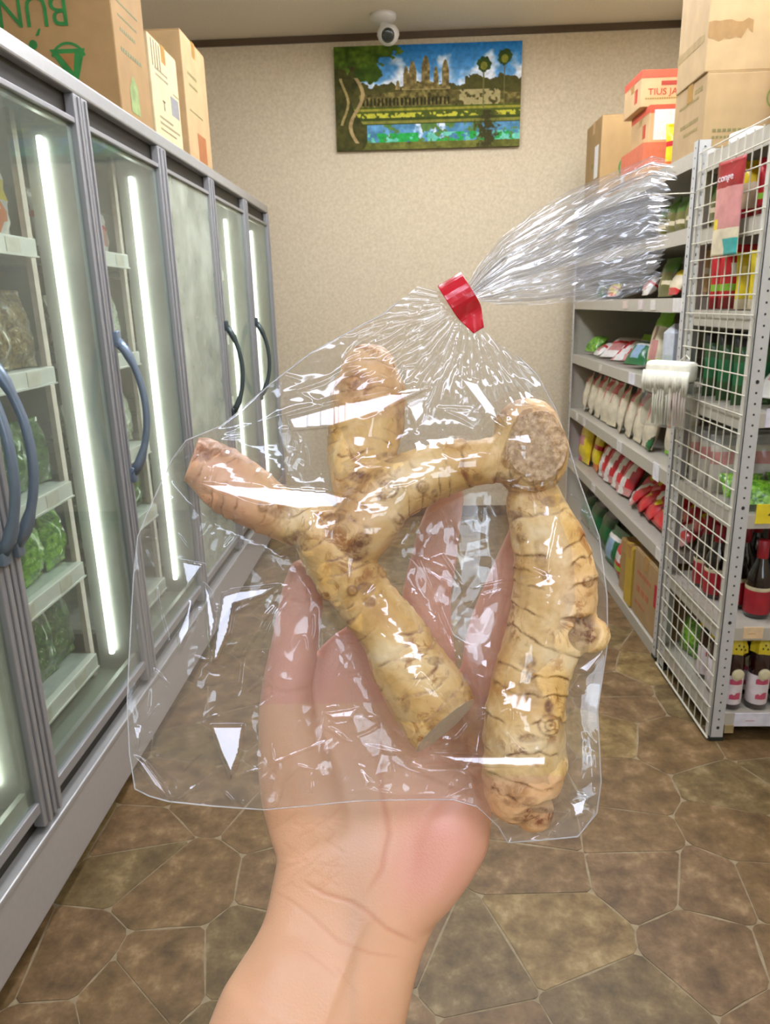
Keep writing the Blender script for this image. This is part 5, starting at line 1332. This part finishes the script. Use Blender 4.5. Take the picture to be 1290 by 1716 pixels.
CR = [ # polyline, height mm, half width px
 ([(330, 742), (420, 712), (490, 690), (560, 672), (640, 658), (700, 648), (752, 626)], 1.6, 7), ([(353, 738), (450, 720), (545, 716)], .7, 4),
 ([(300, 806), (364, 822), (439, 838), (507, 858), (560, 852)], 1.2, 6), ([(292, 780), (350, 752), (380, 746)], .7, 4), ([(330, 752), (352, 785), (345, 820)], .8, 5),
 ([(231, 900), (262, 960), (262, 1003), (285, 1090)], .9, 4), ([(224, 958), (262, 1006)], .6, 3), ([(292, 887), (330, 940), (347, 948)], .5, 3), ([(231, 900), (290, 870)], .5, 3), ([(231, 900), (268, 905), (300, 898)], .5, 3),
 ([(461, 940), (485, 905), (520, 873), (529, 868)], .9, 3), ([(461, 940), (478, 976)], .7, 3), ([(497, 979), (503, 918), (520, 880), (532, 868)], .9, 3), ([(497, 979), (530, 950), (552, 925)], .9, 3), ([(503, 950), (522, 932)], .5, 2.5),
 ([(497, 979), (440, 990), (390, 994), (376, 1030), (358, 1100)], 1.6, 7), ([(490, 985), (440, 1000), (380, 1034)], .8, 4), ([(474, 1000), (440, 1040), (405, 1100), (395, 1180)], 1.2, 5), ([(480, 1004), (450, 1045), (424, 1100)], .8, 3.5),
 ([(343, 980), (358, 1020), (352, 1090)], 1.2, 7), ([(285, 1090), (300, 1060), (320, 1000)], .8, 5),
 ([(355, 1215), (372, 1265), (387, 1302)], 1.8, 8), ([(400, 1215), (395, 1265), (387, 1302)], 1.2, 6), ([(222, 1266), (250, 1300), (284, 1341)], 1.8, 8), ([(387, 1302), (430, 1290), (490, 1265), (541, 1245), (560, 1234)], .7, 3),
 ([(222, 1262), (250, 1255), (280, 1252)], .5, 3), ([(284, 1341), (300, 1300), (320, 1275), (350, 1250)], .6, 4), ([(235, 1240), (245, 1200), (250, 1150)], .6, 4), ([(290, 1345), (330, 1322), (390, 1302)], .4, 3),
 ([(541, 1215), (575, 1204), (640, 1203)], 1.2, 4), ([(541, 1215), (580, 1240), (640, 1256), (716, 1268)], 1.4, 5), ([(541, 1215), (534, 1232), (540, 1185)], .8, 3), ([(716, 1268), (790, 1275), (860, 1280), (914, 1272)], 2.0, 7),
 ([(461, 1355), (478, 1305), (500, 1284), (530, 1290)], 1.0, 4), ([(521, 1330), (520, 1292)], .6, 3), ([(530, 1345), (570, 1330), (612, 1322), (665, 1332), (740, 1330)], .5, 3), ([(604, 1290), (612, 1312)], .9, 5),
 ([(640, 1200), (690, 1150), (705, 1122)], .9, 3.5), ([(705, 1122), (745, 1170), (785, 1215)], 1.0, 3.5), ([(716, 1266), (770, 1235), (785, 1215), (858, 1184)], 1.6, 5), ([(728, 1000), (760, 1080), (815, 1180)], .9, 3),
 ([(828, 1203), (860, 1248), (895, 1290), (982, 1370)], 1.4, 4), ([(982, 1370), (910, 1355), (860, 1348), (800, 1345)], 1.0, 3.5), ([(890, 1270), (930, 1330), (960, 1380)], .8, 3), ([(855, 1235), (850, 1300), (851, 1332)], .6, 3), ([(868, 1265), (862, 1305)], .7, 3),
 ([(955, 1195), (985, 1235), (1002, 1262)], .8, 3), ([(980, 1195), (1002, 1240)], .6, 3), ([(1012, 1085), (990, 1115), (955, 1145), (925, 1148)], 1.5, 7), ([(955, 1150), (972, 1162)], .8, 4), ([(968, 1400), (990, 1350), (1003, 1320)], .9, 4), ([(955, 1350), (985, 1335), (1004, 1318)], .8, 5),
 ([(851, 1411), (880, 1400), (940, 1396)], 1.0, 5), ([(950, 1230), (935, 1260), (920, 1245)], .6, 3), ([(770, 1275), (755, 1310), (742, 1342)], .9, 4), ([(780, 1280), (800, 1290), (815, 1306), (795, 1320)], 1.1, 5), ([(742, 1342), (790, 1318)], .7, 3),
 ([(730, 683), (770, 700), (832, 735)], 1.2, 4), ([(730, 683), (790, 686)], .6, 3), ([(768, 632), (800, 668), (838, 712)], 1.8, 12), ([(915, 965), (932, 880), (947, 800)], 1.1, 3.5), ([(915, 965), (850, 975), (790, 988)], 1.2, 3.5), ([(915, 967), (840, 990), (782, 1005)], .8, 3), ([(915, 965), (885, 953)], .9, 4),
 ([(690, 920), (720, 985), (755, 1062)], 1.0, 3), ([(712, 940), (740, 930), (775, 982)], .8, 3), ([(716, 955), (740, 975), (756, 1000)], .6, 3), ([(860, 858), (860, 895), (852, 935)], 1.0, 4), ([(855, 990), (848, 1015), (842, 1030)], .7, 3), ([(800, 825), (845, 812), (880, 800), (945, 790)], 1.0, 4), ([(800, 825), (845, 890)], .7, 3), ([(805, 830), (808, 880)], 1.0, 5),
 ([(680, 700), (705, 690), (715, 660)], .9, 6), ([(700, 730), (690, 690)], .6, 5), ([(550, 690), (500, 655), (560, 630)], .6, 4), ([(470, 660), (540, 640), (610, 600)], .8, 5), ([(640, 820), (660, 800)], .6, 3), ([(485, 780), (505, 735)], .8, 4), ([(505, 735), (530, 800)], .5, 3),
 ([(800, 562), (850, 600), (893, 624)], 1.2, 5), ([(770, 540), (815, 590), (860, 640), (880, 680)], .9, 4), ([(745, 520), (690, 575), (645, 600)], .9, 4), ([(735, 500), (670, 560), (610, 600)], .9, 4), ([(755, 530), (735, 600), (700, 640)], .8, 4), ([(765, 545), (765, 600), (790, 650)], .8, 4)]
rr_ = random.Random(21)
for k in range(170):      # short random crinkles, denser towards the gathered neck
    if k < 75: a = rr_.uniform(2.0, 3.9); d = rr_.uniform(40, 200); cx_, cy_ = 770 + d * math.cos(a) * 1.0, 500 + abs(d * math.sin(a)) * .9 + rr_.uniform(0, 60); L = rr_.uniform(12, 40); dr = math.atan2(cy_ - 500, cx_ - 770) + rr_.uniform(-.4, .4)
    else: cx_, cy_ = rr_.uniform(230, 1000), rr_.uniform(600, 1390); L = rr_.uniform(6, 26); dr = rr_.uniform(0, 3.14)
    CR.append(([(cx_ - L * math.cos(dr), cy_ - L * math.sin(dr)), (cx_ + rr_.uniform(-4, 4), cy_ + rr_.uniform(-4, 4)), (cx_ + L * math.cos(dr), cy_ + L * math.sin(dr))], rr_.uniform(.4, 1.2), rr_.uniform(2.2, 4)))
def creases(Hm, lst, k=1.0):
    for pl, hgt, wd in lst:
        xs = [p[0] for p in pl]; ys = [p[1] for p in pl]; pad = wd * 3
        i0, i1 = np.searchsorted(gx, [min(xs) - pad, max(xs) + pad]); j0, j1 = np.searchsorted(gy, [min(ys) - pad, max(ys) + pad])
        if i1 <= i0 or j1 <= j0: continue
        d, par = seg_dist(X[j0:j1, i0:i1], Y[j0:j1, i0:i1], pl)
        e = np.minimum(1, np.minimum(par, 1 - par) * 5 + .05)
        Hm[j0:j1, i0:i1] += k * hgt * np.clip(1 - d / (wd * 1.25), 0, 1) * e
    return Hm
PATCH = [ # flat facets leaning back so that they mirror the ceiling lights: polygon, dw/dy in mm per px (negative leans the top away)
 ([(322, 806), (364, 810), (480, 816), (548, 822), (588, 834), (560, 852), (500, 856), (430, 842), (364, 826)], 0, -.085),
 ([(480, 700), (560, 678), (640, 660), (720, 650), (640, 690), (560, 716), (490, 722)], 0, -.085),
 ([(372, 996), (400, 988), (470, 980), (440, 1000), (392, 1014), (384, 1060), (366, 1105), (354, 1110), (362, 1050)], 0, -.085),
 ([(352, 1215), (408, 1215), (402, 1262), (387, 1304), (368, 1262)], 0, -.085), ([(222, 1264), (244, 1276), (272, 1312), (286, 1342), (256, 1318)], 0, -.085),
 ([(302, 938), (343, 946), (330, 966), (312, 990)], 0, -.085), ([(340, 975), (352, 990), (362, 1040), (352, 1095), (346, 1040)], 0, -.085), ([(296, 1060), (322, 1000), (318, 1060), (300, 1095)], 0, -.085),
 ([(766, 630), (802, 640), (826, 676), (846, 714), (812, 692)], 0, -.085), ([(1010, 1085), (1014, 1094), (985, 1130), (968, 1122)], 0, -.085), ([(970, 1140), (976, 1160), (962, 1150)], 0, -.085),
 ([(716, 1262), (800, 1266), (916, 1266), (916, 1284), (820, 1286), (760, 1278)], 0, -.085),
 ([(955, 1345), (985, 1335), (980, 1365), (962, 1372)], 0, -.085), ([(220, 1215), (240, 1215), (230, 1260)], 0, -.085), ([(680, 672), (706, 664), (712, 694), (696, 716)], 0, -.07), ([(545, 1195), (600, 1186), (590, 1204), (556, 1206)], 0, -.07), ([(604, 1286), (622, 1310), (612, 1316)], 0, -.08)]
def patches(Hm, lst):
    for poly, sx, sy in lst:
        pc = np.mean(poly, 0); p3 = PW(pc[0], pc[1], .005); c_ = (p3 - np.array([0, 0, CAMH])) @ CM; vv = -c_ / np.linalg.norm(c_)
        L3 = np.array([np.clip(p3[0] * 5 + 0, -1.4, 1.2), -1.0, 2.93]) - p3; lc = L3 @ CM; lc /= np.linalg.norm(lc); hv = vv + lc; S_ = hv[1] / hv[2]; sc_ = .279 * (-c_[2] / D0); sy = sc_ * S_ / (1 + (pc[1] - PCY) / FPX * S_); T_ = -hv[0] / hv[2]; sx_ = sc_ * T_ / (1 + (pc[0] - PCX) / FPX * T_)
        P_ = np.array(poly, float); x0, y0 = P_.min(0) - 8; x1, y1 = P_.max(0) + 8
        i0, i1 = np.searchsorted(gx, [x0, x1]); j0, j1 = np.searchsorted(gy, [y0, y1])
        xs, ys = X[j0:j1, i0:i1], Y[j0:j1, i0:i1]; d, _, _ = poly_sd(xs, ys, P_)
        m = np.clip((d + 2) / 4, 0, 1)
        # a ramp measured from the local centre line, so long slanting facets stay shallow
        cyl = np.zeros(xs.shape)
        for c in range(xs.shape[1]):
            ins = d[:, c] > 0
            cyl[:, c] = ys[ins, c].mean() if ins.any() else np.nan
        row = cyl[0]; ok = ~np.isnan(row)
        if not ok.any(): continue
        row = np.interp(np.arange(len(row)), np.where(ok)[0], row[ok])
        kf = np.polyfit(np.where(ok)[0] * STEP, row[ok], 1) if ok.sum() > 3 else (9, 0)
        if (y1 - y0) > .55 * (x1 - x0): row = np.full(len(row), pc[1])
        loc = Hm[j0:j1, i0:i1]
        ramp_ = -(ys - row[None, :]) * sy
        inside = d > 0
        xi = xs[inside] - pc[0]; zi = loc[inside]
        sl = np.polyfit(xi, zi, 1)[0] if len(xi) > 8 else 0.0
        sl = float(np.clip(sx_, -.06, .06)); lvl = np.percentile(zi - sl * xi, 72)
        rg = np.abs(ramp_[inside]).max() if inside.any() else 0
        flat = max(lvl, rg + .8) + sl * (xs - pc[0]) - ramp_
        Hm[j0:j1, i0:i1] = loc * (1 - m) + flat * m
    return Hm
def neck(seed):
    th = np.arctan2(Y - 505, X - 780); d = np.hypot(X - 780, Y - 505)
    return tri(th * 6.5 + .5 * np.sin(d / 37 + seed)) * 1.6 * np.exp(-((d - 40) / 90) ** 2) + tri(th * 15 + seed) * .7 * np.exp(-(d / 150) ** 2)
edge_f = np.clip(SD / 55, 0, 1) ** .55; edge_s = np.clip(SD / 14, 0, 1)
Hf = hull(1) * edge_f + facets(5, .55) * edge_s + neck(0) * edge_s
Hf = creases(Hf, CR); Hf = patches(Hf, PATCH)
CRb = [([(p[0] + 17, p[1] + 23) for p in pl][::-1], h_, w2) for pl, h_, w2 in CR[90:]]
Hb = np.minimum(hull(-1), 24) * edge_f + facets(8, .5) * edge_s + neck(1.7) * edge_s; Hb = creases(Hb, CRb, .8)
def sheet_quads(sign, Hm):
    keep = SD > -STEP * 1.5
    cell = keep[:-1, :-1] & keep[1:, :-1] & keep[1:, 1:] & keep[:-1, 1:] & ((SD[:-1, :-1] > 0) | (SD[1:, :-1] > 0) | (SD[1:, 1:] > 0) | (SD[:-1, 1:] > 0))
    ins = SD > 0
    px_ = np.where(ins, X, QX); py_ = np.where(ins, Y, QY); hh = np.where(ins, np.maximum(Hm, .15 * edge_s), 0)
    hh = np.where(ins, hh, 0) * sign
    P3 = PWa(px_, py_, hh / 1000)
    used = np.zeros(X.shape, bool); used[:-1, :-1] |= cell; used[1:, :-1] |= cell; used[1:, 1:] |= cell; used[:-1, 1:] |= cell
    idx = np.full(X.shape, -1); idx[used] = np.arange(used.sum())
    q = np.stack([idx[:-1, :-1], idx[1:, :-1], idx[1:, 1:], idx[:-1, 1:]], -1)[cell]
    if sign < 0: q = q[:, ::-1]
    return P3[used], q
def fast_mesh(name, V, Q, mats, parent, smooth=True):
    me = bpy.data.meshes.new(name); nv, nq = len(V), len(Q)
    me.vertices.add(nv); me.vertices.foreach_set('co', V.astype(np.float32).reshape(-1))
    me.loops.add(nq * 4); me.loops.foreach_set('vertex_index', Q.astype(np.int32).reshape(-1))
    me.polygons.add(nq); me.polygons.foreach_set('loop_start', np.arange(0, nq * 4, 4, dtype=np.int32)); me.polygons.foreach_set('loop_total', np.full(nq, 4, np.int32))
    me.polygons.foreach_set('use_smooth', np.full(nq, smooth)); me.update(calc_edges=True); me.validate()
    me.materials.append(mats); o = bpy.data.objects.new(name, me); COL.objects.link(o); o.parent = parent; return o
bag = thing('plastic_bag', 'clear crinkled film bag holding the two galangal roots, gathered and tied at the top', 'bag')
Vf, Qf = sheet_quads(1, Hf); Vb, Qb = sheet_quads(-1, Hb)
fast_mesh('bag_front', Vf, Qf, M_film, bag); fast_mesh('bag_back', Vb, Qb, M_film, bag)
# sealed rim: a hair-thin welded edge along the sides and bottom
rim = MB(); pts = [PW(p[0], p[1], 0) for p in OUT[3:46]]
rim.tube([tuple(p) for p in pts], .00036, 6); rim.build('welded_edge', film_material('film_edge', .28, 2.5), bag, True)
# gathered tail beyond the tie
def interp(poly, s):
    P_ = np.array(poly, float); L = np.concatenate([[0], np.cumsum(np.hypot(*np.diff(P_, axis=0).T))]); L /= L[-1]
    return np.interp(s, L, P_[:, 0]), np.interp(s, L, P_[:, 1])
def tail(seed, top, bot, v0, v1, woff, npl, amp, notch):
    r = np.random.default_rng(seed); NS, NV = 150, 300
    s, v = np.meshgrid(np.linspace(0, 1, NS), np.linspace(v0, v1, NV), indexing='ij')
    tipn = 1 - notch * np.abs(tri(v * 3.1 + seed * .37)) * .5 - .05 * np.abs(tri(v * 11 + seed))
    s2 = s * tipn
    wob = .035 * np.sin(s * 7 + seed) + .02 * np.sin(s * 15 + v * 9)
    vv = v + .9 / npl / 2 * np.sin(v * npl * 2 * math.pi + seed) * .5 + .02 * np.sin(s * 9 + v * 20) * s
    tx, ty = interp(top, s2); bx, by = interp(bot, s2)
    px_ = tx * (1 - vv) + bx * vv; py_ = ty * (1 - vv) + by * vv
    A = amp * (.35 + .65 * s2) * np.clip(s2 * 6 + .5, 0, 1)
    ww = A * tri(v * npl + wob * 3) + A * .45 * tri(v * npl * 2.7 + s * 1.5 + .4 * np.sin(s * 11)) + .35 * tri(s * 9 + v * 13 + .3 * np.sin(v * 30)) * s + woff * s
    for k in range(26):
        s0, v_0 = r.uniform(.1, 1), r.uniform(v0, v1); a = r.uniform(-.5, .5)
        dd = np.abs((v - v_0) - a * (s - s0)) * 260; al = np.exp(-((s - s0) / r.uniform(.05, .16)) ** 2)
        ww += np.clip(1 - dd / 4, 0, 1) * al * r.uniform(.5, 1.3)
    P3 = PWa(px_, py_, ww / 1000).reshape(-1, 3)
    idx = np.arange(NS * NV).reshape(NS, NV)
    q = np.stack([idx[:-1, :-1], idx[:-1, 1:], idx[1:, 1:], idx[1:, :-1]], -1).reshape(-1, 4)
    return fast_mesh('gathered_tail', P3, q, M_film2, bag)
TOPL = [(782, 478), (800, 448), (840, 400), (890, 362), (950, 328), (1040, 285), (1092, 264), (1142, 276)]
BOTL = [(806, 506), (835, 510), (900, 509), (960, 504), (1020, 497), (1070, 487), (1112, 470)]
tail(1, TOPL, BOTL, 0, 1, 3, 9, 3.0, .06)
tail(2, TOPL, BOTL, .16, .86, -3, 8, 3.2, .16)
tail(4, TOPL, BOTL, .0, .62, 0, 7, 3.6, .10)
tail(5, TOPL, BOTL, .35, 1.0, 5, 6, 3.0, .2)
# red tape round the neck
def red_tie():
    t = thing('red_tie', 'flat red tape band pinched round the neck of the clear bag, ends stuck together', 'tie')
    A0 = np.array([772, 499.]); ad = np.array([.53, .848]); bd = np.array([.85, -.50])
    path = [(-37, 0), (-34, 3.2), (-24, 6.6), (-8, 8.3), (8, 7.4), (20, 4.2), (30, 1.2), (40, .8), (52, .9), (62, .55),
            (62, -.0), (52, .3), (40, .2), (30, -.6), (20, -4), (8, -7.0), (-8, -7.6), (-24, -6.0), (-34, -3.0)]
    n = len(path); NB = 9; vs = []
    for (a, w_) in path:
        hw = 23.5 if a < 26 else 23.5 - (a - 26) * .36
        sh = 0 if a < 26 else -(a - 26) * .10
        for j in range(NB):
            b_ = (j / (NB - 1) * 2 - 1) * hw + sh
            p = A0 + ad * a + bd * b_
            vs.append(PW(p[0], p[1], (w_ + .5 * math.sin(j * .9 + a * .1)) / 1000))
    fs = [(i * NB + j, i * NB + j + 1, ((i + 1) % n) * NB + j + 1, ((i + 1) % n) * NB + j) for i in range(n) for j in range(NB - 1)]
    mb = MB(); mb.add(vs, fs); o = mb.build('tape_band', mat('red_tape', '#c90a26', .28, var=.04, coat=.5), t)
    s = o.modifiers.new('s', 'SOLIDIFY'); s.thickness = .0004
    k = o.modifiers.new('b', 'SUBSURF'); k.levels = 1; k.render_levels = 1
red_tie()
